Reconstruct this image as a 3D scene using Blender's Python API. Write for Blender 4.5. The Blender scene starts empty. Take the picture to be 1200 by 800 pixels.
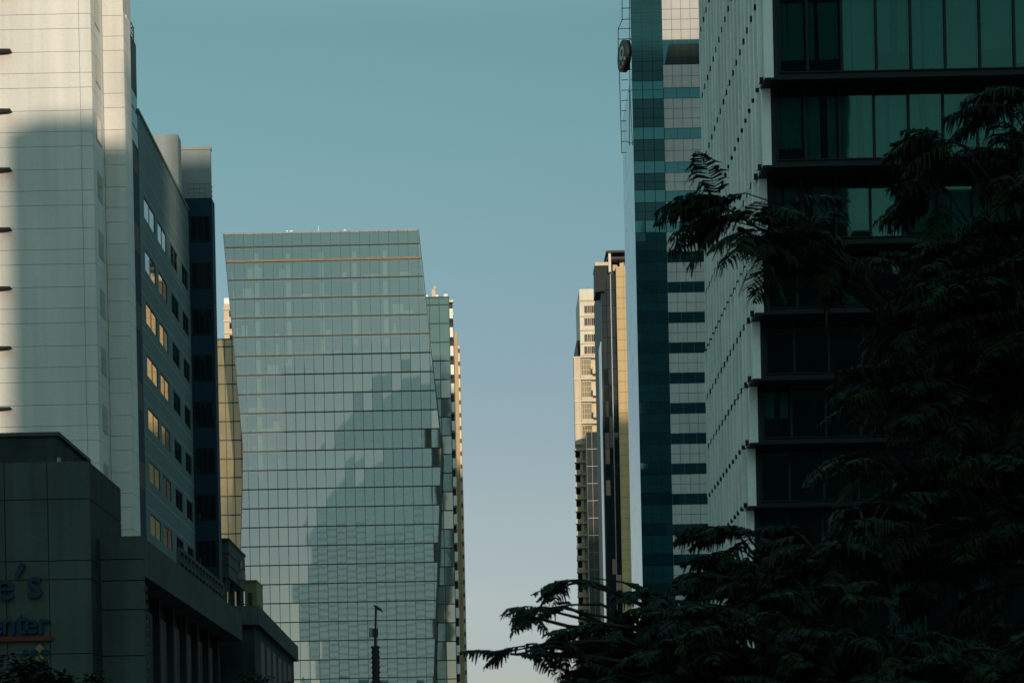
import bpy, math, random
from mathutils import Vector
random.seed(7)
SC = bpy.context.scene
COL = SC.collection
R = math.radians
# ------------------------------------------------------------------ camera
F = 70 / 36 * 1200.0          # focal length in photo pixels
VX, VY = 575.0, 945.0         # vanishing point of the street
ROLL = 0.021
CAMZ = 1.7
cam = bpy.data.cameras.new('camera')
cam.lens = 70; cam.sensor_width = 36; cam.sensor_fit = 'HORIZONTAL'
cam.shift_x = (600 - VX) / 1200; cam.shift_y = (VY - 400) / 1200
cam.dof.use_dof = True; cam.dof.focus_distance = 260; cam.dof.aperture_fstop = 7.0
cam.clip_start = 0.5; cam.clip_end = 6000
co = bpy.data.objects.new('camera', cam); COL.objects.link(co)
co.location = (0, 0, CAMZ); co.rotation_euler = (R(90), ROLL, 0)
SC.camera = co
CR, SR = math.cos(ROLL), math.sin(ROLL)

def PX(px, py, Y): return ((px - VX) * CR + (VY - py) * SR) * Y / F
def PZ(px, py, Y): return CAMZ + ((VY - py) * CR - (px - VX) * SR) * Y / F
def P(px, py, Y): return Vector((PX(px, py, Y), Y, PZ(px, py, Y)))
def DEPTH(px, py, X): return X * F / ((px - VX) * CR + (VY - py) * SR)

# ------------------------------------------------------------------ light
SUN_AZ, SUN_EL = R(20), R(7)          # azimuth: to the right of straight behind the viewer
S = Vector((math.sin(SUN_AZ) * math.cos(SUN_EL), -math.cos(SUN_AZ) * math.cos(SUN_EL), math.sin(SUN_EL)))
w = bpy.data.worlds.new('World'); SC.world = w; w.use_nodes = True
nt = w.node_tree; nt.nodes.clear()
out = nt.nodes.new('ShaderNodeOutputWorld'); bg = nt.nodes.new('ShaderNodeBackground')
sky = nt.nodes.new('ShaderNodeTexSky'); sky.sky_type = 'NISHITA'; sky.sun_disc = False
sky.sun_elevation = SUN_EL; sky.sun_rotation = math.pi - SUN_AZ
sky.altitude = 0; sky.air_density = 1.0; sky.dust_density = 0.3; sky.ozone_density = 1.5
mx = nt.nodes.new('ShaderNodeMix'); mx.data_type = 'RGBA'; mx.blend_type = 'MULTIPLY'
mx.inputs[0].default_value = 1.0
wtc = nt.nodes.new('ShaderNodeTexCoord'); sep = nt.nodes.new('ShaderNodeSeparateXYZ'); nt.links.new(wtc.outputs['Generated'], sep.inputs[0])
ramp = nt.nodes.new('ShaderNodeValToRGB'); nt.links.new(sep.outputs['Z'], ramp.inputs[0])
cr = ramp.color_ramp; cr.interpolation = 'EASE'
SK = 5.0                                  # ramp scale; unseen overhead sky is brightened to fill the shaded walls
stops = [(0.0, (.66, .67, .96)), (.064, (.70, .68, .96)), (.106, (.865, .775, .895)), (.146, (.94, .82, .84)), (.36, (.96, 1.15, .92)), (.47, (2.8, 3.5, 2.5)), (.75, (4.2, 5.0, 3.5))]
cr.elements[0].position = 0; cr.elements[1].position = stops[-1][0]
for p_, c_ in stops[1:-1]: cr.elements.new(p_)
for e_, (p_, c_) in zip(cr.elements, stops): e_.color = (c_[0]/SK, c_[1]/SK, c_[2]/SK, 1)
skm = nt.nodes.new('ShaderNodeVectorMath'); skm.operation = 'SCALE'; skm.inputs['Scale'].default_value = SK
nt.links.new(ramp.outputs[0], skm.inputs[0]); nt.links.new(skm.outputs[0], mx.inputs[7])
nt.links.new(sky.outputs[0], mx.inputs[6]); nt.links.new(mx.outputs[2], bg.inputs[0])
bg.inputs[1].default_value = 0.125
nt.links.new(bg.outputs[0], out.inputs[0])
sl = bpy.data.lights.new('sun', 'SUN'); sl.energy = 3.85; sl.angle = R(0.53); sl.color = (1.0, 0.82, 0.64)
so = bpy.data.objects.new('sun', sl); COL.objects.link(so)
so.rotation_euler = S.to_track_quat('Z', 'Y').to_euler(); so.location = (0, 0, 150)
SC.view_settings.view_transform = 'Standard'; SC.view_settings.look = 'None'
SC.view_settings.exposure = 0.0; SC.view_settings.gamma = 1.0; SC.view_settings.use_curve_mapping = False
SC.render.engine = 'CYCLES'
SC.cycles.use_denoising = True
SC.cycles.max_bounces = 7; SC.cycles.transparent_max_bounces = 24
SC.cycles.caustics_reflective = False; SC.cycles.caustics_refractive = False

# ------------------------------------------------------------------ materials
def newmat(name):
    m = bpy.data.materials.new(name); m.use_nodes = True
    n = m.node_tree; n.nodes.clear()
    o = n.nodes.new('ShaderNodeOutputMaterial')
    return m, n, o

def wallmat(name, col, rough=0.75, var=0.12, scale=0.25, streak=0.15, bump=0.05, metal=0.0, fine=6.0, spec=0.12):
    """opaque surface: blotchy tone, vertical rain streaks, fine grain"""
    m, n, o = newmat(name)
    b = n.nodes.new('ShaderNodeBsdfPrincipled'); n.links.new(b.outputs[0], o.inputs[0])
    b.inputs['Roughness'].default_value = rough; b.inputs['Metallic'].default_value = metal; b.inputs['Specular IOR Level'].default_value = spec
    tc = n.nodes.new('ShaderNodeTexCoord')
    def noise(scl, det, stretch):
        mp = n.nodes.new('ShaderNodeMapping'); mp.inputs['Scale'].default_value = stretch
        n.links.new(tc.outputs['Object'], mp.inputs[0])
        t = n.nodes.new('ShaderNodeTexNoise'); t.inputs['Scale'].default_value = scl; t.inputs['Detail'].default_value = det
        n.links.new(mp.outputs[0], t.inputs['Vector']); return t
    a = noise(scale, 4, (1, 1, 1)); s = noise(1.6, 3, (1, 1, 0.06)); f = noise(fine, 3, (1, 1, 1))
    def rng(t, lo, hi):
        r = n.nodes.new('ShaderNodeMapRange'); r.inputs[1].default_value = 0.3; r.inputs[2].default_value = 0.7
        r.inputs[3].default_value = lo; r.inputs[4].default_value = hi
        n.links.new(t.outputs['Fac'], r.inputs[0]); return r
    ra, rs, rf = rng(a, 1 - var, 1 + var), rng(s, 1 - streak, 1 + streak * 0.4), rng(f, 1 - var * 0.5, 1 + var * 0.5)
    m1 = n.nodes.new('ShaderNodeMath'); m1.operation = 'MULTIPLY'
    m2 = n.nodes.new('ShaderNodeMath'); m2.operation = 'MULTIPLY'
    n.links.new(ra.outputs[0], m1.inputs[0]); n.links.new(rs.outputs[0], m1.inputs[1])
    n.links.new(m1.outputs[0], m2.inputs[0]); n.links.new(rf.outputs[0], m2.inputs[1])
    vm = n.nodes.new('ShaderNodeVectorMath'); vm.operation = 'SCALE'; vm.inputs[0].default_value = col
    n.links.new(m2.outputs[0], vm.inputs['Scale'])
    n.links.new(vm.outputs[0], b.inputs['Base Color'])
    if bump:
        bp = n.nodes.new('ShaderNodeBump'); bp.inputs['Strength'].default_value = bump; bp.inputs['Distance'].default_value = 0.05
        n.links.new(f.outputs['Fac'], bp.inputs['Height']); n.links.new(bp.outputs[0], b.inputs['Normal'])
    return m

def wavy(n, scale, strength, dist=0.02):
    tc = n.nodes.new('ShaderNodeTexCoord')
    t = n.nodes.new('ShaderNodeTexNoise'); t.inputs['Scale'].default_value = scale; t.inputs['Detail'].default_value = 1.5
    n.links.new(tc.outputs['Object'], t.inputs['Vector'])
    bp = n.nodes.new('ShaderNodeBump'); bp.inputs['Strength'].default_value = strength; bp.inputs['Distance'].default_value = dist
    n.links.new(t.outputs['Fac'], bp.inputs['Height'])
    return bp

def glassmat(name, base, ior, spec=(1, 1, 1), rough=0.03, wave=0.12, wscale=0.35, var=0.15):
    """opaque tinted curtain-wall glass: dark body under a clear reflection"""
    m, n, o = newmat(name)
    b = n.nodes.new('ShaderNodeBsdfPrincipled'); n.links.new(b.outputs[0], o.inputs[0])
    b.inputs['Roughness'].default_value = rough; b.inputs['IOR'].default_value = ior
    b.inputs['Specular Tint'].default_value = (*spec, 1)
    tc = n.nodes.new('ShaderNodeTexCoord')
    t = n.nodes.new('ShaderNodeTexNoise'); t.inputs['Scale'].default_value = 0.3; t.inputs['Detail'].default_value = 2
    n.links.new(tc.outputs['Object'], t.inputs['Vector'])
    r = n.nodes.new('ShaderNodeMapRange'); r.inputs[1].default_value = 0.3; r.inputs[2].default_value = 0.7
    r.inputs[3].default_value = 1 - var; r.inputs[4].default_value = 1 + var
    n.links.new(t.outputs['Fac'], r.inputs[0])
    vm = n.nodes.new('ShaderNodeVectorMath'); vm.operation = 'SCALE'; vm.inputs[0].default_value = base
    n.links.new(r.outputs[0], vm.inputs['Scale']); n.links.new(vm.outputs[0], b.inputs['Base Color'])
    if wave: n.links.new(wavy(n, wscale, wave).outputs[0], b.inputs['Normal'])
    return m

def seeglass(name, tint, refl, base_refl, ior=1.5, wave=0.1, wscale=0.35):
    """see-through tinted glass; reflection grows towards grazing angles"""
    m, n, o = newmat(name)
    tr = n.nodes.new('ShaderNodeBsdfTransparent'); tr.inputs[0].default_value = (*tint, 1)
    gl = n.nodes.new('ShaderNodeBsdfGlossy'); gl.inputs['Roughness'].default_value = 0.02; gl.inputs[0].default_value = (*refl, 1)
    fr = n.nodes.new('ShaderNodeFresnel'); fr.inputs[0].default_value = ior
    mr = n.nodes.new('ShaderNodeMapRange'); mr.inputs[3].default_value = base_refl; mr.inputs[4].default_value = 1.0
    n.links.new(fr.outputs[0], mr.inputs[0])
    mix = n.nodes.new('ShaderNodeMixShader')
    n.links.new(mr.outputs[0], mix.inputs[0]); n.links.new(tr.outputs[0], mix.inputs[1]); n.links.new(gl.outputs[0], mix.inputs[2])
    n.links.new(mix.outputs[0], o.inputs[0])
    if wave: n.links.new(wavy(n, wscale, wave).outputs[0], gl.inputs['Normal'])
    return m

M = {}
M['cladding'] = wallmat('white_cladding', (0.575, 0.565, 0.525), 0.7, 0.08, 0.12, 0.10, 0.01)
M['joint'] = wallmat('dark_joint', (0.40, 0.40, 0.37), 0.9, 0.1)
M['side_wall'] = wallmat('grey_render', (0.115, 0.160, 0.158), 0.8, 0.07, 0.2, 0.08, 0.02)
M['roof_grey'] = wallmat('roof_grey', (0.25, 0.275, 0.27), 0.8, 0.07, 0.2, 0.08, 0.02)
M['navy'] = wallmat('navy_panel', (0.006, 0.030, 0.052), 0.7, 0.15, 0.2, 0.1, 0)
M['navy_glass'] = glassmat('navy_glass', (0.004, 0.010, 0.016), 1.22, (0.6, 0.9, 1), wave=0.05)
M['teal_glass'] = glassmat('teal_glass', (0.012, 0.10, 0.11), 1.25, (0.5, 0.95, 1), wave=0.1)
M['dark_glass'] = glassmat('dark_glass', (0.010, 0.016, 0.018), 1.55, wave=0.15)
M['window_glass'] = glassmat('window_glass', (0.012, 0.018, 0.02), 9.0, wave=0.02, wscale=0.6)
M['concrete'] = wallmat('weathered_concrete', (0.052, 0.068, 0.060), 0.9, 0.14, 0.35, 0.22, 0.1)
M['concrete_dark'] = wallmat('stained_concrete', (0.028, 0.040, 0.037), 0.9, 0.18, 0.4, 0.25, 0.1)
M['olive'] = wallmat('olive_paint', (0.16, 0.15, 0.075), 0.8, 0.1, 0.5, 0.1, 0.03)
M['metal_dark'] = wallmat('dark_metal', (0.035, 0.037, 0.037), 0.5, 0.15, 1.0, 0.05, 0, 0.3)
M['metal_grey'] = wallmat('grey_metal', (0.20, 0.21, 0.21), 0.45, 0.12, 1.0, 0.05, 0, 0.5)
M['mirror_glass'] = glassmat('mirror_glass', (0.8, 0.8, 0.8), 12.0, (1, 1, 1), 0.25, 0.05, 0.1)
M['white_paint'] = wallmat('white_paint', (0.75, 0.74, 0.70), 0.6, 0.05, 0.5, 0.06, 0)
M['tower_glass'] = seeglass('grey_green_glass', (0.40, 0.48, 0.43), (0.79, 0.95, 0.88), 0.44, 1.5, 0.10, 0.22)
M['wing_glass'] = glassmat('wing_glass', (0.04, 0.085, 0.08), 3.4, (0.72, 0.9, 0.84), wave=0.12)
M['annex_glass'] = glassmat('annex_glass', (0.035, 0.042, 0.044), 2.0, (0.85, 0.95, 1), wave=0.12)
M['gold_glass'] = glassmat('gold_tint_glass', (0.20, 0.16, 0.085), 2.6, (1.0, 0.85, 0.55), wave=0.12)  # the wing's gold reflection is painted into this tint
M['transom'] = wallmat('bronze_transom', (0.22, 0.145, 0.09), 0.55, 0.1, 0.5, 0.05, 0)
M['transom_dark'] = wallmat('dark_transom', (0.10, 0.082, 0.06), 0.55, 0.1, 0.5, 0.05, 0)
M['mullion'] = wallmat('dark_mullion', (0.05, 0.07, 0.065), 0.5, 0.1, 0.5, 0.05, 0)
M['interior'] = wallmat('interior_wall', (0.26, 0.28, 0.26), 0.9, 0.3, 0.1, 0.1, 0)
M['slab'] = wallmat('floor_slab', (0.34, 0.33, 0.31), 0.9, 0.1, 0.5, 0.0, 0)
M['column'] = wallmat('white_column', (0.70, 0.70, 0.66), 0.8, 0.05, 0.5, 0.0, 0)
M['beige'] = wallmat('beige_render', (0.55, 0.45, 0.32), 0.85, 0.08, 0.2, 0.12, 0.02)
M['pale_beige'] = wallmat('pale_beige_render', (0.58, 0.55, 0.46), 0.85, 0.07, 0.2, 0.1, 0.02)
M['gold'] = wallmat('ochre_tile', (0.46, 0.335, 0.175), 0.7, 0.06, 0.2, 0.08, 0.0)
M['gold_joint'] = wallmat('ochre_joint', (0.30, 0.22, 0.12), 0.9, 0.1)
M['grey_tile'] = wallmat('pale_grey_tile', (0.40, 0.39, 0.37), 0.6, 0.08, 0.2, 0.1, 0.0)
M['tile_joint'] = wallmat('tile_joint', (0.10, 0.105, 0.10), 0.9, 0.1)
M['blue_vision'] = glassmat('blue_vision_glass', (0.003, 0.022, 0.028), 2.3, (0.30, 0.85, 0.95), wave=0.10)
M['blue_spandrel'] = glassmat('blue_spandrel_glass', (0.008, 0.042, 0.050), 1.45, (0.5, 0.9, 1), wave=0.10)
M['side_glass'] = glassmat('pale_side_glass', (0.30, 0.36, 0.38), 2.2, (0.95, 1, 1), wave=0.03)
M['fin'] = wallmat('fin_concrete', (0.69, 0.70, 0.64), 0.85, 0.10, 0.3, 0.12, 0.03)
M['fin_dark'] = wallmat('fin_backing', (0.10, 0.11, 0.105), 0.9, 0.1)
M['front_glass'] = seeglass('dark_teal_glass', (0.24, 0.62, 0.56), (0.28, 0.90, 0.90), 0.035, 1.45, 0.10, 0.5)
M['black_panel'] = wallmat('black_panel', (0.012, 0.017, 0.017), 0.5, 0.15, 0.5, 0.05, 0)
M['blind'] = wallmat('pale_blind', (0.105, 0.175, 0.175), 0.9, 0.05, 0.5, 0.0, 0)
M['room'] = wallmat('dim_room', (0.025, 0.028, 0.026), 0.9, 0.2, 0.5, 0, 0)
M['blue_letter'] = wallmat('blue_letter', (0.005, 0.026, 0.050), 0.5, 0.08, 2, 0.05, 0)
M['red_bar'] = wallmat('red_bar', (0.10, 0.022, 0.016), 0.5, 0.08, 2, 0.05, 0)
M['yellow_mark'] = wallmat('yellow_mark', (0.19, 0.14, 0.06), 0.5, 0.06, 2, 0.05, 0)
M['pale_ring'] = wallmat('pale_ring', (0.42, 0.43, 0.37), 0.5, 0.06, 2, 0.05, 0)
M['tan_mark'] = wallmat('tan_mark', (0.32, 0.22, 0.13), 0.5, 0.06, 2, 0.05, 0)
M['bark'] = wallmat('bark', (0.022, 0.019, 0.015), 0.95, 0.3, 3.0, 0.3, 0.5)
M['asphalt'] = wallmat('asphalt', (0.05, 0.05, 0.05), 0.9, 0.15, 0.3, 0, 0.2)
M['pave'] = wallmat('paving', (0.22, 0.215, 0.20), 0.9, 0.15, 0.6, 0, 0.1)
M['kerb'] = wallmat('kerb_stone', (0.30, 0.30, 0.29), 0.9, 0.15, 0.8, 0, 0.1)
M['line'] = wallmat('road_paint', (0.70, 0.70, 0.66), 0.7, 0.1, 2.0, 0, 0)
M['ground'] = wallmat('ground', (0.20, 0.20, 0.18), 0.95, 0.25, 0.05, 0, 0.1)
M['back_wall'] = wallmat('taupe_render', (0.12, 0.115, 0.105), 0.85, 0.1, 0.2, 0.1, 0)

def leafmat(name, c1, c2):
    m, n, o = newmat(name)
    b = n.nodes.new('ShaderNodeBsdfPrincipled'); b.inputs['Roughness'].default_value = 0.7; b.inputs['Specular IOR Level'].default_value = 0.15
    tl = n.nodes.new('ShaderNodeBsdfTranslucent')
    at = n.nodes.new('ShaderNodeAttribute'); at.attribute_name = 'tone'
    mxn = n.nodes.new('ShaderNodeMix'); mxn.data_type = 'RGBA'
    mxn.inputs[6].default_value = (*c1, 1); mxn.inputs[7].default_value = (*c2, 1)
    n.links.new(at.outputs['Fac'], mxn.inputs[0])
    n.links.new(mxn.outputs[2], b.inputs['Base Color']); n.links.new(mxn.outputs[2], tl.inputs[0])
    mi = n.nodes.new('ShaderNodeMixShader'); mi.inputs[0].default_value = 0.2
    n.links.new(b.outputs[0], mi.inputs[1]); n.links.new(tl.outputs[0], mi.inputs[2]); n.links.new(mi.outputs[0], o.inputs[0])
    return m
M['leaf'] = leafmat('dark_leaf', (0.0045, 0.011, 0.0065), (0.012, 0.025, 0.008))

# ------------------------------------------------------------------ mesh helpers
class MB:
    def __init__(s): s.v = []; s.f = []; s.mi = []; s.tone = None
    def add(s, vs, fs, mi=0):
        o = len(s.v); s.v += [tuple(p) for p in vs]; s.f += [tuple(i + o for i in q) for q in fs]; s.mi += [mi] * len(fs)
    def box(s, x0, x1, y0, y1, z0, z1, mi=0):
        s.add([(x0,y0,z0),(x1,y0,z0),(x1,y1,z0),(x0,y1,z0),(x0,y0,z1),(x1,y0,z1),(x1,y1,z1),(x0,y1,z1)],
              [(0,3,2,1),(4,5,6,7),(0,1,5,4),(1,2,6,5),(2,3,7,6),(3,0,4,7)], mi)
    def face(s, pts, mi=0): s.add(pts, [tuple(range(len(pts)))], mi)
    def prism_y(s, poly, y0, y1, mi=0):           # poly: (x,z) ccw seen from -y
        n = len(poly)
        s.add([(x,y0,z) for x,z in poly] + [(x,y1,z) for x,z in poly],
              [tuple(range(n)), tuple(range(2*n-1, n-1, -1))] + [((i+1)%n, i, i+n, (i+1)%n+n) for i in range(n)], mi)
    def prism_z(s, poly, z0, z1, mi=0):           # poly: (x,y) ccw from above
        n = len(poly)
        s.add([(x,y,z0) for x,y in poly] + [(x,y,z1) for x,y in poly],
              [tuple(range(n-1,-1,-1)), tuple(range(n, 2*n))] + [(i, (i+1)%n, (i+1)%n+n, i+n) for i in range(n)], mi)
    def tube(s, pts, rad, n=8, mi=0):
        pts = [Vector(p) for p in pts]; rings = []
        if not isinstance(rad, (list, tuple)): rad = [rad] * len(pts)
        for i, p in enumerate(pts):
            d = (pts[min(i+1, len(pts)-1)] - pts[max(i-1, 0)]).normalized()
            a = d.cross(Vector((0.31, 0.17, 0.93))); a = a.normalized() if a.length > 1e-4 else Vector((1,0,0))
            b = d.cross(a)
            rings.append([p + (a*math.cos(t) + b*math.sin(t)) * rad[i] for t in [2*math.pi*k/n for k in range(n)]])
        vs = [q for r in rings for q in r]; fs = []
        for i in range(len(pts)-1):
            for k in range(n):
                fs.append((i*n+k, i*n+(k+1)%n, (i+1)*n+(k+1)%n, (i+1)*n+k))
        fs += [tuple(range(n-1,-1,-1)), tuple(range((len(pts)-1)*n, len(pts)*n))]
        s.add(vs, fs, mi)
    def build(s, name, mats, parent=None, smooth=False):
        me = bpy.data.meshes.new(name)
        off = Vector((0,0,0))
        q = parent
        while q is not None: off += q.location; q = q.parent
        me.from_pydata([(x-off.x, y-off.y, z-off.z) for x,y,z in s.v], [], s.f)
        if not isinstance(mats, (list, tuple)): mats = [mats]
        for m in mats: me.materials.append(m)
        if len(mats) > 1: me.polygons.foreach_set('material_index', s.mi)
        if smooth: me.polygons.foreach_set('use_smooth', [True]*len(me.polygons))
        if s.tone is not None:
            at = me.attributes.new('tone', 'FLOAT', 'FACE'); at.data.foreach_set('value', s.tone)
        me.update()
        o = bpy.data.objects.new(name, me); COL.objects.link(o)
        if parent is not None: o.parent = parent
        return o

def thing(name, label, cat, loc=(0,0,0), group=None):
    o = bpy.data.objects.new(name, None); COL.objects.link(o); o.location = loc; o.empty_display_size = 1
    o['label'] = label; o['category'] = cat
    if group: o['group'] = group
    return o
def tag(o, label, cat, group=None):
    o['label'] = label; o['category'] = cat
    if group: o['group'] = group
    return o
def struct(o, kind='structure'): o['kind'] = kind; return o

def ring_y(mb, x0, x1, z0, z1, y0, y1, e, mi=0):
    """one closed rectangular frame in the x-z plane"""
    o = [(x0,z0),(x1,z0),(x1,z1),(x0,z1)]; n = [(x0+e,z0+e),(x1-e,z0+e),(x1-e,z1-e),(x0+e,z1-e)]
    vs = [(x,y0,z) for x,z in o+n] + [(x,y1,z) for x,z in o+n]; fs = []
    for k in range(4):
        j = (k+1) % 4
        fs += [(k,j,4+j,4+k), (8+j,8+k,12+k,12+j), (j,k,8+k,8+j), (4+k,4+j,12+j,12+k)]
    mb.add(vs, fs, mi)
def pane_y(mb, x0, x1, z0, z1, y, tilt=0.004, mi=0, face=-1):
    """one glass pane facing -y, very slightly out of true as real glazing is"""
    a, b = random.uniform(-tilt, tilt), random.uniform(-tilt, tilt)
    xc, zc = (x0+x1)/2, (z0+z1)/2
    q = [(x, y + a*(x-xc) + b*(z-zc), z) for x, z in ((x0,z0),(x1,z0),(x1,z1),(x0,z1))]
    mb.face(q if face < 0 else q[::-1], mi)
def pane_x(mb, y0, y1, z0, z1, x, sgn, tilt=0.004, mi=0, bias=0.0):
    a, b = bias + random.uniform(-tilt, tilt), random.uniform(-tilt, tilt)
    yc, zc = (y0+y1)/2, (z0+z1)/2
    q = [(x + a*(y-yc) + b*(z-zc), y, z) for y, z in ((y0,z0),(y1,z0),(y1,z1),(y0,z1))]
    mb.face(q if sgn > 0 else q[::-1], mi)

def clip(poly, a, b, c):                     # keep a*x + b*z <= c
    r = []
    for i in range(len(poly)):
        p, q = poly[i], poly[(i+1) % len(poly)]
        dp, dq = a*p[0]+b*p[1]-c, a*q[0]+b*q[1]-c
        if dp <= 0: r.append(p)
        if dp * dq < 0:
            t = dp/(dp-dq); r.append((p[0]+t*(q[0]-p[0]), p[1]+t*(q[1]-p[1])))
    return r

# ================================================================== SETTING
def sheet(name, x0, x1, y0, y1, z, m):
    b = MB(); b.face([(x0,y0,z),(x1,y0,z),(x1,y1,z),(x0,y1,z)]); return struct(b.build(name, m))
sheet('ground', -3000, 3000, -2500, 4500, 0.0, M['ground'])
sheet('road', -7.6, 7.6, -46, 400, 0.004, M['asphalt'])
for sx, nm in ((-1, 'pavement'), (1, 'pavement')):
    b = MB(); b.box(min(sx*7.8, sx*13.4), max(sx*7.8, sx*13.4), -46, 400, -0.1, 0.14); struct(b.build(nm, M['pave']))
    b = MB(); b.box(min(sx*7.6, sx*7.8), max(sx*7.6, sx*7.8), -46, 400, -0.1, 0.13); struct(b.build('kerb', M['kerb']))
b = MB()
for k in range(60):
    for x in (-3.8, 0.0, 3.8): b.face([(x-.07, -40+k*7, .008), (x+.07, -40+k*7, .008), (x+.07, -37+k*7, .008), (x-.07, -37+k*7, .008)])
struct(b.build('road_marking', M['line']))

# ================================================================== WHITE OFFICE TOWER (left)
XF, YF = PX(112, 300, 124), 124.0
YP = 127.7; XS = PX(150, 300, YP)              # pier front, street-side plane
t = thing('office_tower', 'pale panelled tower with a sunlit top beside the street, navy wing behind', 'building', (-32, 140, 0))
FH = 3.66
zref = PZ(60, 61, YF)                          # a joint line
# recessed backing + cladding panels on the front
b = MB(); b.box(-62, XF - .06, YF + .09, 130.5, 0, 58); b.build('wall', M['joint'], t)
def panels_y(mb, x0, x1, y, ztop, zbot, xj=(), gap=.024, th=.08):
    xs = [x0] + sorted(j for j in xj if x0 < j < x1) + [x1]
    k = -20; offs = (0, .36*FH, .61*FH)
    zs = []
    for k in range(-8, 20):
        for o in offs: zs.append(zref + k*FH - o)
    zs = sorted(z for z in zs if zbot < z < ztop); zs = [zbot] + zs + [ztop]
    for i in range(len(zs)-1):
        for j in range(len(xs)-1):
            mb.box(xs[j]+gap/2, xs[j+1]-gap/2, y, y+th, zs[i]+gap/2, zs[i+1]-gap/2)
def panels_x(mb, x, y0, y1, ztop, zbot, gap=.024, th=.08):
    zs = []
    for k in range(-8, 20):
        for o in (0, .36*FH, .61*FH): zs.append(zref + k*FH - o)
    zs = sorted(z for z in zs if zbot < z < ztop); zs = [zbot] + zs + [ztop]
    for i in range(len(zs)-1): mb.box(x-th, x, y0, y1, zs[i]+gap/2, zs[i+1]-gap/2)
b = MB(); xj = PX(98, 300, YF)
panels_y(b, -62, XF, YF, 58, 8, (xj, xj-7.4, xj-14.8, xj-22)); b.build('cladding', M['cladding'], t)
b = MB(); panels_x(b, XF - .004, YF + .082, YP, 58, 8); b.build('cladding', M['cladding'], t)
# pier with stepped head
b = MB(); b.box(XF - .5, XS - .09, YP + .09, 131, 0, 58); b.build('pier_core', M['joint'], t)
b = MB()
panels_y(b, XF + .01, XS, YP, 58, 8)
panels_x(b, XS, YP + .082, 130.2, PZ(155, 22, 129), 8)
b.box(XF + 1, XS - .002, 129, 130.2, PZ(155,22,129), PZ(155,22,129) + .25)
b.build('pier', M['cladding'], t)
# tall slot windows in the return
for k in range(-3, 11):
    zc = PZ(119, 85, 126) - (k) * FH
    if zc < 12 or zc > 57: continue
    f = MB(); f.box(XF - .03, XF + .02, 125.15, 126.75, zc - .85, zc + .85); fo = f.build('window', M['joint'], t)
    p = MB(); pane_x(p, 125.25, 126.65, zc - .76, zc + .76, XF + .03, 1); p.build('pane', M['pale_beige'] if k < 1 else M['window_glass'], fo)
# sun shades at the left end of the front
for py in (-11, 58, 128, 197, 267, 336, 406, 477, 546):
    xt, zt = PX(12, py, YF - .6), PZ(12, py, YF - .6)
    b = MB(); b.prism_y([(xt-9, zt-.09), (xt-2.0, zt-.09), (xt-.8, zt-.06), (xt, zt-.01), (xt, zt+.01), (xt-.8, zt+.03), (xt-2, zt+.05), (xt-9, zt+.06)], YF - .7, YF - .02)
    b.build('sun_shade', M['metal_dark'], t)
# glazed stair slot on the street side
ztop = PZ(161, 45, 131.3)
b = MB(); b.box(XS - 1.5, XS - .03, 130.2, 132.5, 0, ztop); b.build('stair_slot', M['navy'], t)
z = ztop - .1; k = 0
while z > 15:
    h = 3.4 if k == 0 else (1.15 if k < 4 else (3.3 if k % 2 else 1.9))
    p = MB(); pane_x(p, 130.28, 132.45, z - h, z - .1, XS - .02 + .005*(k%2), 1, .01)
    p.build('slot_window', M['teal_glass'] if k in (1,2,3) else (M['navy'] if k % 2 else M['black_panel']), t); z -= h; k += 1
b = MB()
for y in (130.3, 131.3, 132.4):
    b.tube([(XS-.15, y, ztop), (XS-.15, y, ztop+1.15)], .035, 6)
for dz in (.5, .8, 1.13): b.tube([(XS-.15, 130.3, ztop+dz), (XS-.15, 132.4, ztop+dz)], .03, 6)
for dz in (.5, 1.13): b.tube([(XS-.15, 132.4, ztop+dz), (XS-1.4, 132.4, ztop+dz)], .03, 6)
b.build('railing', M['metal_dark'], t)
# street side wall with window columns
ZR = 48.4; YE = 154.7
wy = [(134.2, 138.5), (139.7, 143.4), (145.4, 148.7), (150.7, 153.7)]
wz = [PZ(176, 192, 136.3) - k*3.56 for k in range(-1, 11)]
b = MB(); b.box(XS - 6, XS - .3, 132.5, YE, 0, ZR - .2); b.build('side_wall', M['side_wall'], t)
b = MB(); xo = XS
ys = [132.5]
for a, c in wy: ys += [a, c]
ys += [YE]
wins = []
for i in range(len(ys)-1):
    solid = (i % 2 == 0)
    if solid: b.box(xo-.3, xo, ys[i], ys[i+1], 0, ZR)
    else:
        zz = 0
        for zc in sorted(wz):
            if zc < 14 or zc > 46: continue
            if zc > 45: continue
            b.box(xo-.3, xo, ys[i], ys[i+1], zz, zc-.72); zz = zc+.72; wins.append((ys[i], ys[i+1], zc))
        b.box(xo-.3, xo, ys[i], ys[i+1], zz, ZR)
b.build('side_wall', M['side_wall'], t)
b = MB()
for zc in wz:
    for dz in (1.0, 2.2):
        if zc + dz < ZR: b.box(xo-.01, xo+.012, 132.5, YE, zc+dz-.02, zc+dz+.02)
b.build('wall_joint', M['joint'], t)
b = MB(); b.box(XS-6, XS+.08, 132.5, YE+.1, ZR, ZR+.22); b.build('coping', M['side_wall'], t)
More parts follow.
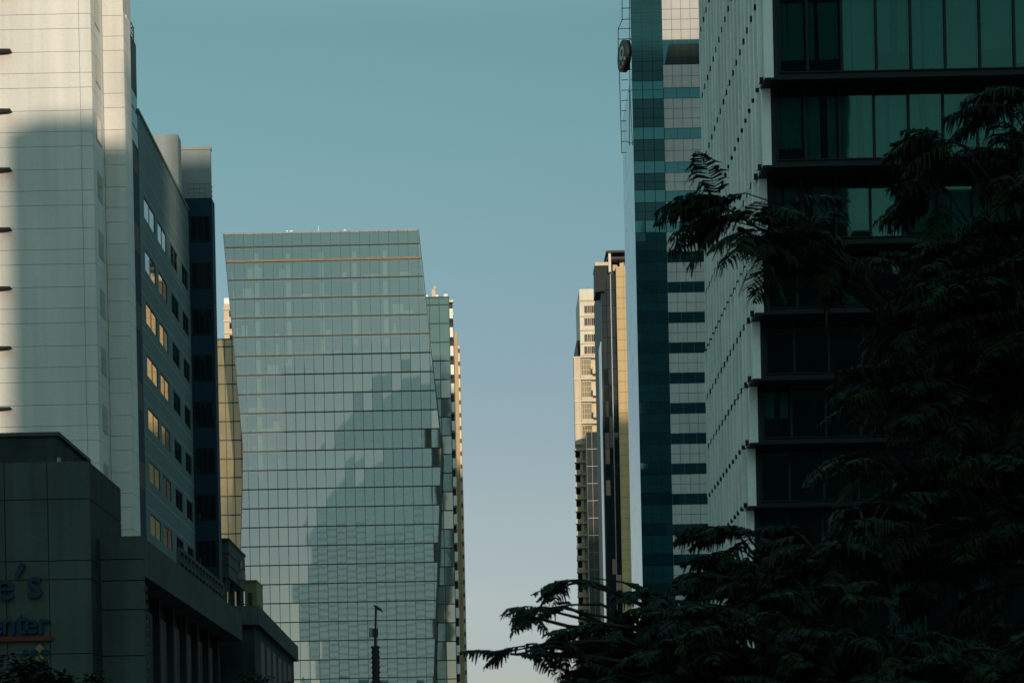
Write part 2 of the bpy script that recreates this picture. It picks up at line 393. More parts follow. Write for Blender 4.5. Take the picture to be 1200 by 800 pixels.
for (y0, y1, zc) in wins:
    f = MB(); e = .06
    f.box(xo-.13, xo-.02, y0, y1, zc-.72, zc-.72+e); f.box(xo-.13, xo-.02, y0, y1, zc+.72-e, zc+.72)
    f.box(xo-.13, xo-.02, y0, y0+e, zc-.72+e, zc+.72-e); f.box(xo-.13, xo-.02, y1-e, y1, zc-.72+e, zc+.72-e)
    ym = (y0+y1)/2; f.box(xo-.13, xo-.02, ym-e/2, ym+e/2, zc-.72+e, zc+.72-e)
    fo = f.build('window', M['metal_dark'], t)
    p = MB()
    pane_x(p, y0+e, ym-e/2, zc-.72+e, zc+.72-e, xo-.05, 1, .002, 0, .0062); pane_x(p, ym+e/2, y1-e, zc-.72+e, zc+.72-e, xo-.05, 1, .002, 0, .0062)
    p.build('pane', M['window_glass'], fo)
# grey roof block and navy rear wing
b = MB(); x_ = XS - .06; b.prism_z([(-40,150.5),(x_,150.5),(x_,152),(x_-2.5,155.8),(-40,155.8)], 40, PZ(205,160,151)); b.build('roof_block', M['roof_grey'], t)
XW = PX(249.5, 300, YE); zt = PZ(235, 232, YE)
b = MB(); b.prism_z([(-44, YE+.02), (XW, YE+.02), (XW, YE+1.6), (XS-3.6, YE+5), (XS-3.6, 176), (-44, 176)], 0, zt); b.build('rear_wing', M['navy'], t)
xq_ = PX(247,190,156); zq_ = PZ(235,176,156)
b = MB()
for g_, za_, zb_ in ((0, zt, zq_), (.06, zq_, zq_+.25)): b.prism_z([(-40, 155.9-g_), (xq_+g_, 155.9-g_), (xq_+g_, 156.3+g_), (xq_-3.2, 160), (-40, 160)], za_, zb_)
b.build('roof_block', M['roof_grey'], t)
b = MB()
for dz in (.45, .8, 1.15): b.tube([(XS-.05, YE+.15, zt+dz), (XW-.1, YE+.15, zt+dz), (XW-.1, YE+1.2, zt+dz)], .03, 6)
for i in range(5): x = XS + (XW-.1-XS)*i/4; b.tube([(x, YE+.15, zt), (x, YE+.15, zt+1.15)], .03, 6)
b.build('railing', M['metal_grey'], t)
for k in range(12):
    zc = PZ(235, 268, YE) - k*3.6
    if zc < 8: break
    p = MB(); p.box(XS + .12, XW - .12, YE - .03, YE + .015, zc - 1.0, zc + 1.0); bo = p.build('band_window', M['black_panel'], t)
    g = MB()
    for i in range(3):
        xa = XS + .18 + (XW - XS - .36) * i/3; xb = XS + .18 + (XW - XS - .36) * (i+1)/3
        pane_y(g, xa+.03, xb-.03, zc-.93, zc+.93, YE - .045, .006)
    g.build('pane', M['navy_glass'], bo)

# ================================================================== CONCRETE CENTRE (left, low)
t = thing('concrete_building', 'low grey concrete building with blue lettering and a stepped roof', 'building', (-25, 96, 0))
YB = 88.0; XB = PX(105, 600, YB); zB = PZ(60, 541, YB); YBe = 95.6
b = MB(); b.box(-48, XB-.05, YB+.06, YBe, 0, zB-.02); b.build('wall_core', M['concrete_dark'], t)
zj = [0, PZ(50,766,YB), PZ(50,679,YB), PZ(50,657,YB), PZ(50,585,YB), zB]
xjs = [PX(105,600,YB) - d for d in (0, 1.85, 3.75, 5.65, 7.55, 9.45, 11.35, 13.3, 22)]
b = MB()
for i in range(5):
    for j in range(8): b.box(xjs[j+1]+.02, xjs[j]-(.02 if j else 0), YB, YB+.1, zj[i]+.02, zj[i+1]-(.02 if i < 4 else 0))
b.build('wall', M['concrete'], t)
b = MB()
for i in range(5): b.box(XB-.1, XB-.003, YB+.102, YBe, zj[i]+.02, zj[i+1]-(.02 if i < 4 else 0))
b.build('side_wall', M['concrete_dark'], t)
X2 = PX(67, 520, 90.5)
b = MB(); b.box(-46, X2, 90.5, 97.5, zB, PZ(40, 511, 90.5)); b.build('roof_block', M['concrete_dark'], t)
b = MB(); b.box(-46.1, X2+.12, 90.4, 97.6, PZ(40,511,90.5), PZ(40,508,90.5)+.05); b.build('coping', M['concrete'], t)
b = MB(); b.tube([(PX(69,540,89),89,zB),(PX(69,540,89),89,zB+.35)], .09, 8); b.build('roof_vent', M['metal_grey'], t)
# podium with fascia and recessed side
YQ = 89.6; XQ = PX(167, 640, YQ); zQ = PZ(140, 628, YQ)
zq = [0, PZ(140,768,YQ), PZ(140,714,YQ), PZ(140,680,YQ), PZ(140,655,YQ), zQ]
b = MB()
for i in range(5): b.box(XB+.12, XQ, YQ, YQ+.5, zq[i]+(.02 if i else 0), zq[i+1]-(.02 if i < 4 else 0))
b.build('wall', M['concrete'], t)
YPe = 125.5
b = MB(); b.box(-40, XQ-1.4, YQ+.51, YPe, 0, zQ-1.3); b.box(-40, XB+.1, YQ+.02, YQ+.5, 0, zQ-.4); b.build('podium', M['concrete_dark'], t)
zf = zQ - 1.75
b = MB(); b.box(XQ-1.6, XQ-.004, YQ+.503, YPe, zf, zQ-.02); b.box(-40, XQ-1.7, YQ+.503, YPe, zQ-1.2, zQ-.3); b.build('fascia', M['concrete'], t)
for k in range(24):
    zz = zf - .35 - k*.42
    if zz < .5: break
    b = MB(); b.box(XQ-1.3, XQ-.25, YQ+.9, YQ+2.6, zz-.13, zz+.13); b.build('louvre', M['concrete_dark'], t)
for k in range(7):
    y = YQ + 6 + k*4.3; b = MB(); b.box(XQ-1.39, XQ-1.0, y, y+.5, 0, zf); b.build('pilaster', M['concrete_dark'], t)
for k in range(6):
    y0 = YQ + 6.7 + k*4.3; f = MB()
    f.box(XQ-1.38, XQ-1.3, y0, y0+3.4, 3.0, zf-.8); fo = f.build('window', M['metal_dark'], t)
    g = MB(); 
    for i in range(3): pane_x(g, y0+.1+i*1.1, y0+1.1+i*1.1, 3.1, zf-.9, XQ-1.29, 1, .006)
    g.build('pane', M['black_panel'], fo)
ya, yb = 104, 121
b = MB()
n = 13
for i in range(n+1): y = ya+(yb-ya)*i/n; b.box(XQ-.7, XQ-.5, y-.12, y+.12, zQ-.01, zQ+1.3)
for dz in (0.0, .6, 1.2): b.box(XQ-.68, XQ-.52, ya, yb, zQ+dz, zQ+dz+.2)
b.build('balustrade', M['concrete'], t)

# letters
def letter(ch, px, py, Y, hpx, name, mat, parent, bold=.008, shear=0.0, depth=.07, hx=None):
    c = bpy.data.curves.new('glyph', 'FONT'); c.body = ch; c.size = 1.0; c.extrude = .05; c.offset = bold; c.shear = shear
    o = bpy.data.objects.new('glyph', c); COL.objects.link(o)
    dg = bpy.context.evaluated_depsgraph_get(); dg.update()
    me = bpy.data.meshes.new_from_object(o.evaluated_get(dg))
    COL.objects.unlink(o); bpy.data.objects.remove(o)
    xs = [v.co.x for v in me.vertices]; ys_ = [v.co.y for v in me.vertices]
    h = hpx * Y / F; k = h / (max(ys_) - min(ys_)); kx = k if hx is None else hx*Y/F/(max(xs)-min(xs))
    x0, z0 = PX(px, py, Y), PZ(px, py, Y); lo = parent.location
    for v in me.vertices:
        x, yy, zz = v.co
        v.co = (x0 + (x - min(xs))*kx - lo.x, Y - .12 - zz*depth/.05 - lo.y, z0 + (yy - min(ys_))*k - lo.z)
    me.materials.clear(); me.materials.append(mat); me.name = name
    o = bpy.data.objects.new(name, me); COL.objects.link(o); o.parent = parent
    return o
s1 = thing('wall_sign', "raised blue letters reading e's above enter, with a red underline, on concrete", 'sign', tuple(P(20, 720, YB)))
letter('e', -3, 703, YB, 23, 'letter', M['blue_letter'], s1)
letter('s', 33, 701, YB, 25, 'letter', M['blue_letter'], s1)
a = MB(); zz = lambda y: PZ(24, y, YB); xx = lambda x: PX(x, 668, YB)
a.prism_y([(xx(18), zz(675)), (xx(23), zz(676)), (xx(31), zz(662)), (xx(25), zz(659))], YB-.19, YB-.05); a.build('apostrophe', M['blue_letter'], s1)
for ch, x, y, h in (('e', -11, 743.6, 17), ('n', 4.5, 743.3, 17), ('t', 19.3, 743, 23), ('e', 30, 742.7, 17), ('r', 47, 742.4, 17)):
    letter(ch, x, y, YB, h, 'letter', M['blue_letter'], s1)
a = MB(); a.box(PX(-40,748,YB), PX(62.5,747,YB), YB-.16, YB-.02, PZ(20,751,YB), PZ(20,746,YB)); a.build('underline', M['red_bar'], s1)
s2 = thing('emblem', 'pair of small yellow diamonds under the red underline on concrete', 'sign', tuple(P(47, 766, YB)))
for yc in (759.5, 771):
    a = MB(); cx, cz = PX(47, yc, YB), PZ(47, yc, YB); r = 5.2*YB/F
    a.prism_y([(cx-r,cz),(cx,cz-r),(cx+r,cz),(cx,cz+r)], YB-.12, YB-.02); a.build('diamond', M['yellow_mark'], s2)
for px_, w_ in ((30, 3), (39, 3), (55, 3)):
    a = MB(); cx, cz = PX(px_, 764, YB), PZ(px_, 764, YB); r = w_*YB/F
    a.prism_y([(cx-r,cz-r*.9),(cx+r,cz-r*.9),(cx+r*.7,cz+r),(cx-r*.7,cz+r)], YB-.1, YB-.02); a.build('mark', M['blue_letter'], s2)

# ---- stepped block beyond, olive shed, long low block
t = thing('concrete_block', 'small concrete rooftop house with overhanging box on columns', 'building', (-24, 170, 0))
xr = PX(268, 650, 165); zt, zb = PZ(260, 633, 165), PZ(260, 676, 165)
b = MB(); b.box(-30, xr, 165, 176, zb, zt); b.build('wall', M['concrete'], t)
b = MB(); b.box(-30.1, xr+.08, 164.9, 176.1, zt, zt+.18); b.build('coping', M['concrete'], t)
for z in (zb+1.0, zt-1.1):
    b = MB(); b.box(-30.05, xr+.03, 164.97, 176.03, z-.05, z+.05); b.build('band', M['concrete_dark'], t)
b = MB(); b.box(-30, xr-2.2, 167, 175, 0, zb); b.build('base', M['concrete_dark'], t)
for x, y in ((xr-.5, 165.5), (xr-.5, 170.5), (xr-.5, 175.4), (xr-1.9, 165.5)):
    b = MB(); b.box(x-.22, x+.22, y-.22, y+.22, 0, zb); b.build('column', M['concrete'], t)
b = MB(); b.box(xr, xr+.06, 172.2, 173.6, zb+1.2, zb+2.4); b.build('window', M['dark_glass'], t)
b = MB(); b.box(xr+.0, xr+.55, 171.0, 171.9, zb+.5, zb+1.1); b.build('cooling_unit', M['metal_grey'], t)

t = thing('olive_block', 'narrow olive stair house on the low roofs before the glass tower', 'building', tuple(P(294, 712, 186)) [:2] + (0,))
b = MB(); b.box(PX(287,700,186), PX(301,700,186), 186, 191, 0, PZ(294,681,186)); b.build('wall', M['olive'], t)
b = MB(); b.box(PX(286.6,700,186), PX(301.4,700,186), 185.9, 191.1, PZ(294,681,186), PZ(294,680,186)+.06); b.build('coping', M['olive'], t)
b = MB(); b.box(PX(291,700,186), PX(295.5,700,186), 185.93, 186, PZ(294,712,186), PZ(294,694,186)); b.build('door', M['concrete_dark'], t)

t = thing('low_building', 'long low dark concrete block with openings, ending before the glass tower', 'building', (-18, 140, 0))
A0 = (PX(298,720,127), 127.0); A1 = (PX(344,765,160), 160.0); zT = PZ(298, 710, 127); zT2 = PZ(344, 757, 160)
b = MB()
poly = [A0, A1, (-34, 160), (-34, 127)]
n = len(poly); zt_ = [zT, zT2, zT2, zT]
b.add([(x,y,0) for x,y in poly] + [(x,y,zt_[i]-1.2) for i,(x,y) in enumerate(poly)], [(3,2,1,0),(4,5,6,7)] + [(i,(i+1)%4,(i+1)%4+4,i+4) for i in range(4)])
b.build('wall', M['concrete_dark'], t)
b = MB(); o_ = .35
poly2 = [(A0[0]+o_, 126.6), (A1[0]+o_, 160.3), (-34.2, 160.3), (-34.2, 126.6)]
b.add([(x,y,zt_[i]-1.2) for i,(x,y) in enumerate(poly2)] + [(x,y,zt_[i]) for i,(x,y) in enumerate(poly2)], [(3,2,1,0),(4,5,6,7)] + [(i,(i+1)%4,(i+1)%4+4,i+4) for i in range(4)])
b.build('roof', M['concrete'], t)
dx, dy = (A1[0]-A0[0])/33, 1.0
for k in range(6):
    y0 = 131 + k*4.6; x0 = A0[0] + dx*(y0-127) + .012; x1 = A0[0] + dx*(y0+2.6-127) + .012
    zt1 = zT + (zT2-zT)*(y0-127)/33 - 1.9
    b = MB(); b.add([(x0,y0,zt1-3.6),(x1,y0+2.6,zt1-3.6),(x1,y0+2.6,zt1),(x0,y0,zt1),(x0-.2,y0,zt1-3.6),(x1-.2,y0+2.6,zt1-3.6),(x1-.2,y0+2.6,zt1),(x0-.2,y0,zt1)],
        [(0,1,2,3),(5,4,7,6),(4,0,3,7),(1,5,6,2),(3,2,6,7),(4,5,1,0)]); b.build('opening', M['black_panel'], t)
b = MB(); b.tube([(-16.6,128.5,zT),(-16.6,128.5,zT+1.9)], .06, 6); b.tube([(-15.9,129.5,zT),(-15.9,129.5,zT+1.3)], .14, 8); b.build('vent_pipe', M['metal_dark'], t)

# ================================================================== GLASS TOWER (middle)
YT = 420.0; YK = 428.5
TL, TR = (PX(262,274,YT), PZ(262,274,YT)), (PX(490,269,YT), PZ(490,269,YT))
KL, KR = (PX(285.5,525,YT), PZ(285.5,525,YT)), (PX(517,525,YT), PZ(517,525,YT))
zk = (KL[1]+KR[1])/2; zt = (TL[1]+TR[1])/2
BLx = KL[0] + (PX(282,632,YT)-KL[0]) * zk/(zk-PZ(282,632,YT)) * .85
BRx = KR[0] + (PX(508,800,YT)-KR[0]) * zk/(zk-PZ(508,800,YT))
def xl(z): return KL[0] + (TL[0]-KL[0])*(z-zk)/(zt-zk) if z >= zk else KL[0] + (BLx-KL[0])*(zk-z)/zk
def xr_(z): return KR[0] + (TR[0]-KR[0])*(z-zk)/(zt-zk) if z >= zk else KR[0] + (BRx-KR[0])*(zk-z)/zk
t = thing('glass_tower', 'wide grey green glass tower with slanted side edges and a wing tinted as a gold reflection', 'building', (PX(390,500,YT), 430, 0))
z0 = PZ(390, 303, YT); FHt = 22.35*YT/F
def YG(z): return YT - .022*max(0.0, zk - z)
lev = [zt, PZ(390,287,YT), z0] + [z0 - k*FHt for k in range(1, 45)]
lev = [z for z in lev if z > 5] + [0.0]
PW = 11.32*YT/F; xg0 = PX(390,400,YT)
for i in range(len(lev)-1):
    za, zb = lev[i], lev[i+1]
    g = MB(); zs = [zb, za]
    def poly_cell(xa, xb, pad=0.0):
        pl = [(xa,zb),(xb,zb),(xb,za),(xa,za)]
        # clip against both straight edge pieces of this band
        for (zlo, zhi) in ((zb, za),):
            for fn, sg in ((xl, -1), (xr_, 1)):
                x1_, x2_ = fn(zlo), fn(zhi); k_ = (x2_-x1_)/(zhi-zlo)
                # x <= x1 + k (z - zlo)   (sg=1)   or >= (sg=-1)
                pl = clip(pl, sg*1.0, -sg*k_, sg*(x1_ - k_*zlo) - pad)
                if len(pl) < 3: return None
        return pl
    zc_ = (za+zb)/2
    for c in range(-16, 16):
        xa, xb = xg0 + c*PW, xg0 + (c+1)*PW
        pl = poly_cell(xa+.04, xb-.04)
        if pl:
            ta, tb = random.gauss(0,.0025), random.gauss(0,.003)
            xc = (xa+xb)/2; zc = (za+zb)/2
            g.face([(x, YG(z) + ta*(x-xc) + tb*(z-zc), z) for x, z in pl], 0)
        ml = poly_cell(xb-.042, xb+.042)
        if ml: g.prism_y(ml, YG(zc_)-.12, YG(zc_)+.05, 1)
    g.build('window_band', [M['tower_glass'], M['mullion']], t)
    # transom at the bottom of the band
    zz = zb; w_ = .16 if i != 1 else .42
    if zz > 1:
        q = MB(); q.prism_y([(xl(zz-w_)+.02, zz-w_), (xr_(zz-w_)-.02, zz-w_), (xr_(zz+.02)-.02, zz+.02), (xl(zz+.02)+.02, zz+.02)], YG(zz)-.26, YG(zz)-.09)
        q.build('transom', M['transom'] if i == 1 else M['transom_dark'], t)
        q = MB(); q.prism_y([(xl(zz-.45)+.25, zz-.45), (xr_(zz-.45)-.25, zz-.45), (xr_(zz)-.25, zz), (xl(zz)+.25, zz)], YG(zz)+.5, YK-.6)
        q.build('floor_slab', M['slab'], t)
        # desks, partitions, blinds near the glass
        fu = MB(); n_it = random.choice((3,5,8,12))
        for _ in range(n_it):
            xx_ = random.uniform(xl(zz)+1.5, xr_(zz)-3.5); ww = random.choice((.5,.8,1.2,2.2,3.0)); hh = random.choice((.5,.8,1.0,1.4,2.6)); yy = YG(zz)+random.uniform(.7,2.5)
            fu.box(xx_, xx_+ww, yy, yy+random.uniform(.2,.8), zz, zz+hh)
        if i > 1: fu.build('furnishing', M['column'], t)
# left/right slanted edges, back core, roof
for fn, sg, nm in ((xl, -1, 'side_wall'), (xr_, 1, 'side_wall')):
    q = MB(); o1 = .12*sg
    pts = [(fn(z), z) for z in (0.0, zk, zt)]
    for (x1_, z1_), (x2_, z2_) in zip(pts, pts[1:]):
        pl = [(x1_, z1_), (x1_+o1, z1_), (x2_+o1, z2_), (x2_, z2_)]
        if sg < 0: pl = pl[::-1]
        q.add([(x,(YG(z)-.14),z) for x,z in pl]+[(x,YK,z) for x,z in pl], [(0,1,2,3),(7,6,5,4),(1,0,4,5),(2,1,5,6),(3,2,6,7),(0,3,7,4)])
    q.build(nm, M['mullion'], t)
q = MB(); q.prism_y([(xl(0)+.2,0),(xr_(0)-.2,0),(xr_(zk)-.2,zk),(xr_(zt)-.2,zt-.3),(xl(zt)+.2,zt-.3),(xl(zk)+.2,zk)], YK-.5, YK-.02); q.build('core_wall', M['interior'], t)
q = MB(); q.prism_y([(xl(zt)+.1,zt-.25),(xr_(zt)-.1,zt-.25),(xr_(zt)-.1,zt+.12),(xl(zt)+.1,zt+.12)], YT-.1, YK); q.build('roof_edge', M['metal_grey'], t)
for px_ in (305, 342, 381, 420, 456):
    x = PX(px_, 560, YT); q = MB()
    q.box(x-.45, x+.45, YT+1.2, YT+2.1, 0, zt-4 if px_ > 300 else 100); q.build('column', M['column'], t)
# rear blocks and wings
q = MB(); q.box(PX(296,500,YT), PX(482,500,YT), YK+.01, 452, 0, PZ(390,282,YK)); q.build('rear_wall', M['concrete'], t)
def wing(pxl, pxr, pytop, mat, Y, name, nv):
    x0_, x1_ = PX(pxl, pytop, Y), PX(pxr, pytop, Y); ztp = PZ((pxl+pxr)/2, pytop, Y)
    q = MB(); q.box(x0_, x1_, Y+.06, 452.5, 0, ztp-.05); q.build('wing_wall', M['concrete'], t)
    zz = [ztp] + [z for z in lev if z < ztp-1]
    for i in range(len(zz)-1):
        g = MB(); 
        for c in range(nv):
            xa = x0_ + (x1_-x0_)*c/nv; xb = x0_ + (x1_-x0_)*(c+1)/nv
            pane_y(g, xa+.07, xb-.07, zz[i+1]+.1, zz[i]-.1, Y, .006)
        g.build('window_band', mat, t)
    g = MB()
    for c in range(nv+1):
        xa = x0_ + (x1_-x0_)*c/nv; g.box(xa-.07, xa+.07, Y-.1, Y-.02, 0, ztp)
    for z in zz: g.box(x0_, x1_, Y-.16, Y-.105, z-.1, z+.1)
    g.build('mullion_grid', M['mullion'], t)
    return x0_, x1_, ztp
wl = wing(254, 298, 397, M['gold_glass'], YK, 'w', 5)
wr = wing(480, 526, 348.5, M['wing_glass'], YK, 'w', 4)
for k in range(10):          # small lugs along the left edge of the gold-tinted wing
    pass
for z in [z for z in lev if 8 < z < wl[2]]: q = MB(); q.box(wl[0]-.45, wl[0]-.005, YK, YK+.6, z-.25, z+.05); q.build('ledge', M['mullion'], t)
for z in [z for z in lev if 8 < z < wr[2]]: q = MB(); q.box(wr[1]+.01, wr[1]+.75, YK+.3, YK+3, z-2.9, z-.8); q.build('white_panel', M['white_paint'], t)
q = MB(); q.box(wr[1]+.005, wr[1]+.6, YK+3.01, 452, 0, wr[2]-1); q.build('service_shaft', M['metal_dark'], t)
# roof gear
for (pxa, pxb, ya_, yb_) in ((499,501.5,345,348.5), (510.5,513.5,345,348.5), (520,524.5,344.5,348.5)):
    q = MB(); x0_, x1_ = PX(pxa,347,YK), PX(pxb,347,YK); q.box(x0_, x1_, YK+.4, YK+1.2, wr[2]-.02, PZ(512,ya_,YK)+.1); q.build('roof_unit', M['white_paint'], t)
q = MB(); q.box(PX(505.6,340,YK), PX(510,340,YK), YK+2, YK+3, wr[2]-.02, PZ(508,336,YK)); q.box(PX(508,340,YK), PX(510.6,340,YK), YK+1.9, YK+3.1, PZ(508,336,YK), PZ(508,332.5,YK)); q.build('chimney', M['beige'], t)
q = MB(); xa = PX(373,265,424); q.tube([(xa,424,zt),(xa,424,zt+2.4)], [.10,.05], 6); q.build('antenna', M['white_paint'], t)
q = MB()
for px_, w_ in ((336,2), (341,3), (404,2.5)): x = PX(px_,272,YT); q.box(x-w_*.1, x+w_*.1, YT+.5, YT+1.2, zt+.12, zt+.5)
q.build('roof_unit', M['white_paint'], t)

# ---- slim beige tower seen behind on the left
YS = 560
t = thing('apartment_tower', 'slim beige tower with a bright white cap peeking out left of the glass tower', 'building', tuple(P(268,400,YS))[:2]+(0,))
x0_, x1_ = PX(262.6,380,YS), PX(285,380,YS)
q = MB(); q.box(x0_, x1_, YS, YS+16, 0, PZ(266,356,YS)); q.build('wall', M['beige'], t)
q = MB(); q.box(x0_+.1, x1_-.3, YS+.1, YS+12, PZ(266,356,YS), PZ(266,349,YS)); q.build('cap', M['white_paint'], t)
for k in range(34):
    z = PZ(266,362,YS) - k*3.4
    if z < 4: break
    q = MB(); q.box(x0_-.15, x1_, YS-.35, YS-.01, z-.18, z+.1); q.build('floor_band', M['pale_beige'], t)
    if k < 30:
        q = MB(); pane_y(q, x0_+1.5, x0_+2.6, z-2.2, z-.5, YS-.03, .01); pane_y(q, x0_+3.0, x0_+4.0, z-2.2, z-.5, YS-.03, .01); q.build('window', M['dark_glass'], t)

# ---- balcony tower seen behind on the right
YR = 480
t = thing('residential_tower', 'narrow tower edge with a golden wall strip right of the glass tower', 'building', tuple(P(532,500,YR))[:2]+(0,))
xa, xb, xc = PX(531,400,YR), PX(535.8,400,YR), PX(538.5,400,YR+8)
q = MB(); q.box(xa-14, xa, YR, YR+3, 0, PZ(528,351,YR)); q.build('wall', M['metal_dark'], t)
for k in range(40):
    z = PZ(528,354,YR) - k*3.15
    if z < 5: break
    q = MB(); q.box(xa-3, xa+.25, YR-1.2, YR-.01, z-.30, z+.30); q.build('balcony', M['pale_beige'], t)
q = MB(); q.box(xa-10, xb, YR+3.01, YR+7.9, 0, PZ(533,386,YR)); q.build('wall', M['gold'], t)
q = MB(); q.box(xa-10, xc, YR+8, YR+25, 0, PZ(537,396,YR)); q.build('wall', M['pale_beige'], t)
q = MB()
for k in range(34):
    z = PZ(537,402,YR) - k*3.15
    if z > 4: q.box(xb+.1, xc+.06, YR+7.85, YR+7.99, z-.5, z+.5)
q.build('floor_band', M['back_wall'], t)

# ================================================================== BLUE CORNER TOWER (right, mid)
YU = 250.0
XU = PX(745, 300, YU); XG = PX(781.5, 300, YU); XE = 46.0; ZU = 118.0
t = thing('corner_tower', 'tall tower with blue glass corner and pale tiled banded front', 'building', (XU+12, 262, 0))
zs_side = PZ(743.5, 85, YU)
q = MB(); q.prism_z([(XU+.2,YU+.2),(XE,YU+.2),(XE,282),(XU+2.8,282),(XU+2.8,268.4),(XU+.2,268.4)], 0, zs_side); q.prism_z([(XU+.2,YU+.2),(XE,YU+.2),(XE,282),(XU+2.8,282),(XU+2.8,254),(XU+.2,250.8)], zs_side, ZU-.1); q.build('core_wall', M['tile_joint'], t)
pitch = 35.45*YU/F
zband = [PZ(803, y, YU) for y in (109, 156.5, 196)] + [PZ(803, 230, YU) - k*pitch for k in range(0, 22)]
zband = [PZ(806, 61, YU)] + [z for z in zband if z > 3]
bh = 6.3*YU/F
# ribbon windows on the front
for i, z in enumerate(zband):
    hh = bh if i else bh*2.3
    f = MB(); f.box(XG+.02, XE, YU+.05, YU+.19, z-hh, z+hh); fo = f.build('ribbon_window', M['tile_joint'], t)
    g = MB(); nn = 14; 
    for c in range(nn):
        xa = XG+.05 + (XE-XG-.05)*c/nn; xb = XG+.05 + (XE-XG-.05)*(c+1)/nn
        pane_y(g, xa+.03, xb-.03, z-hh+.05, z+hh-.05, YU+.03, .006)
    g.build('pane', M['blue_vision'], fo)
    if i == 0:
        refl_ = MB(); x0_ = XG + .75
        refl_.prism_y([(x0_-.5, z-hh+.03), (XE-.2, z-hh+.03), (XE-.2, z+hh-.62), (x0_, z+hh-.62)], YU-.05, YU+.02)
        for zz in (z-hh+.9, z-hh+1.7, z-hh+2.5): refl_.box(x0_+.1, XE-.25, YU-.08, YU-.051, zz-.06, zz+.06)
        refl_.build('roof_reflection', M['concrete_dark'], t)  # dark panel standing in for a rooftop reflected in the top band
# tiled bands between
tops = [ZU] + [z - (bh if i else bh*2.3) for i, z in enumerate(zband)]
bots = [z + (bh if i else bh*2.3) for i, z in enumerate(zband)] + [0]
tw = 17.0*YU/F/1.55
for za, zb in zip(tops, bots):
    if za - zb < .3: continue
    g = MB(); nr = max(1, round((za-zb)/1.28)); nc = int((XE-XG)/tw)
    for r_ in range(nr):
        for c in range(nc):
            xa = XG + (XE-XG)*c/nc; xb = XG + (XE-XG)*(c+1)/nc
            g.box(xa+.02, xb-.02, YU, YU+.18, zb+(za-zb)*r_/nr+.025, zb+(za-zb)*(r_+1)/nr-.025)
    g.build('tile_band', M['grey_tile'], t)
# glass corner: rows of vision and spandrel glass
q = MB(); q.box(XU+.01, XG-.005, YU+.03, YU+.19, 0, ZU); q.build('corner_frame', M['black_panel'], t)
zc = ZU; rows = []
fl = pitch
zlist = []
for i, z in enumerate(zband[1:]):
    zlist.append(z)
ztopg = PZ(760, 95, YU)
rows.append((ztopg, ZU, 'S'))
prev = ztopg
for i, z in enumerate(zlist):
    s_top = z - bh*1.0; nxt = zlist[i+1] + bh*1.3 if i+1 < len(zlist) else 0
    rows.append((s_top, prev, 'V'))
    if s_top > nxt: rows.append((nxt, s_top, 'S'))
    prev = nxt
for (za, zb, kd) in rows:
    if zb - za < .2: continue
    g = MB(); nr = max(1, round((zb-za)/1.25))
    for r_ in range(nr):
        for c in range(3):
            xa = XU + (XG-XU)*c/3; xb = XU + (XG-XU)*(c+1)/3
            pane_y(g, xa+.04, xb-.04, za+(zb-za)*r_/nr+.035, za+(zb-za)*(r_+1)/nr-.035, YU, .006)
    g.build('glass_band', M['blue_vision'] if kd == 'V' else M['blue_spandrel'], t)
# street-side glass
YUe = 268.5
g = MB(); nz = 30
for r_ in range(nz):
    za, zb = zs_side*r_/nz, zs_side*(r_+1)/nz
    for c in range(8):
        ya, yb = YU+.05+(YUe-YU)*c/8, YU+.05+(YUe-YU)*(c+1)/8
        pane_x(g, ya, yb, za, zb, XU+.0, -1, .0035)
g.build('side_glass', M['side_glass'], t)
q = MB(); q.box(XU+.01, XU+.5, YU+.2, YUe, zs_side, zs_side+.15); q.build('coping', M['metal_grey'], t)
# lattice frame and round sign on the street side
xo_ = PX(727.5, 120, 254)
fr = thing('ladder_frame', 'thin metal ladder frame hung outside the blue glass corner', 'frame', (XU-1, 254, PZ(728,180,254)))
q = MB()
zlo, zhi = PZ(727,180,254), PZ(728,-30,254)
xk = PX(731,20,254); zk1, zk2 = PZ(726,34,254), PZ(729,24,254)
q.tube([(xo_,254,zlo), (xo_-.1,254,PZ(727,90,254)), (PX(724.5,60,254),254,PZ(724,60,254)), (PX(724.5,34,254),254,zk1), (PX(729,24,254),254,zk2), (PX(729,-30,254),254,zhi)], .05, 6)
q.build('outer_rail', M['metal_dark'], fr)
q = MB(); q.tube([(PX(737,100,254)-.1,254,zlo+1), (PX(738,90,254),254,PZ(738,90,254)), (PX(737.5,-30,254),254,zhi)], .045, 6); q.build('inner_rail', M['metal_dark'], fr)
for py in (-20, -5, 10, 23, 34, 46, 82, 94, 106, 118, 130, 142, 154, 166, 179):
    x0_ = PX(728.5 if py > 80 or py < 24 else 725, py, 254); x1_ = PX(741 if py < 85 else (736 if py < 130 else 734), py, 254)
    q = MB(); z = PZ(733,py,254); q.tube([(x0_-.05,254,z), (x1_,254,z+.03)] + ([(XU-.02, 254.8, z+.03)] if py in (-5,46,106,166) else []), .045, 6); q.build('rung', M['metal_dark'], fr)
ds = thing('round_sign', 'dark round sign with pale ring seen edge on beside the blue glass', 'sign', tuple(P(731,66,253)))
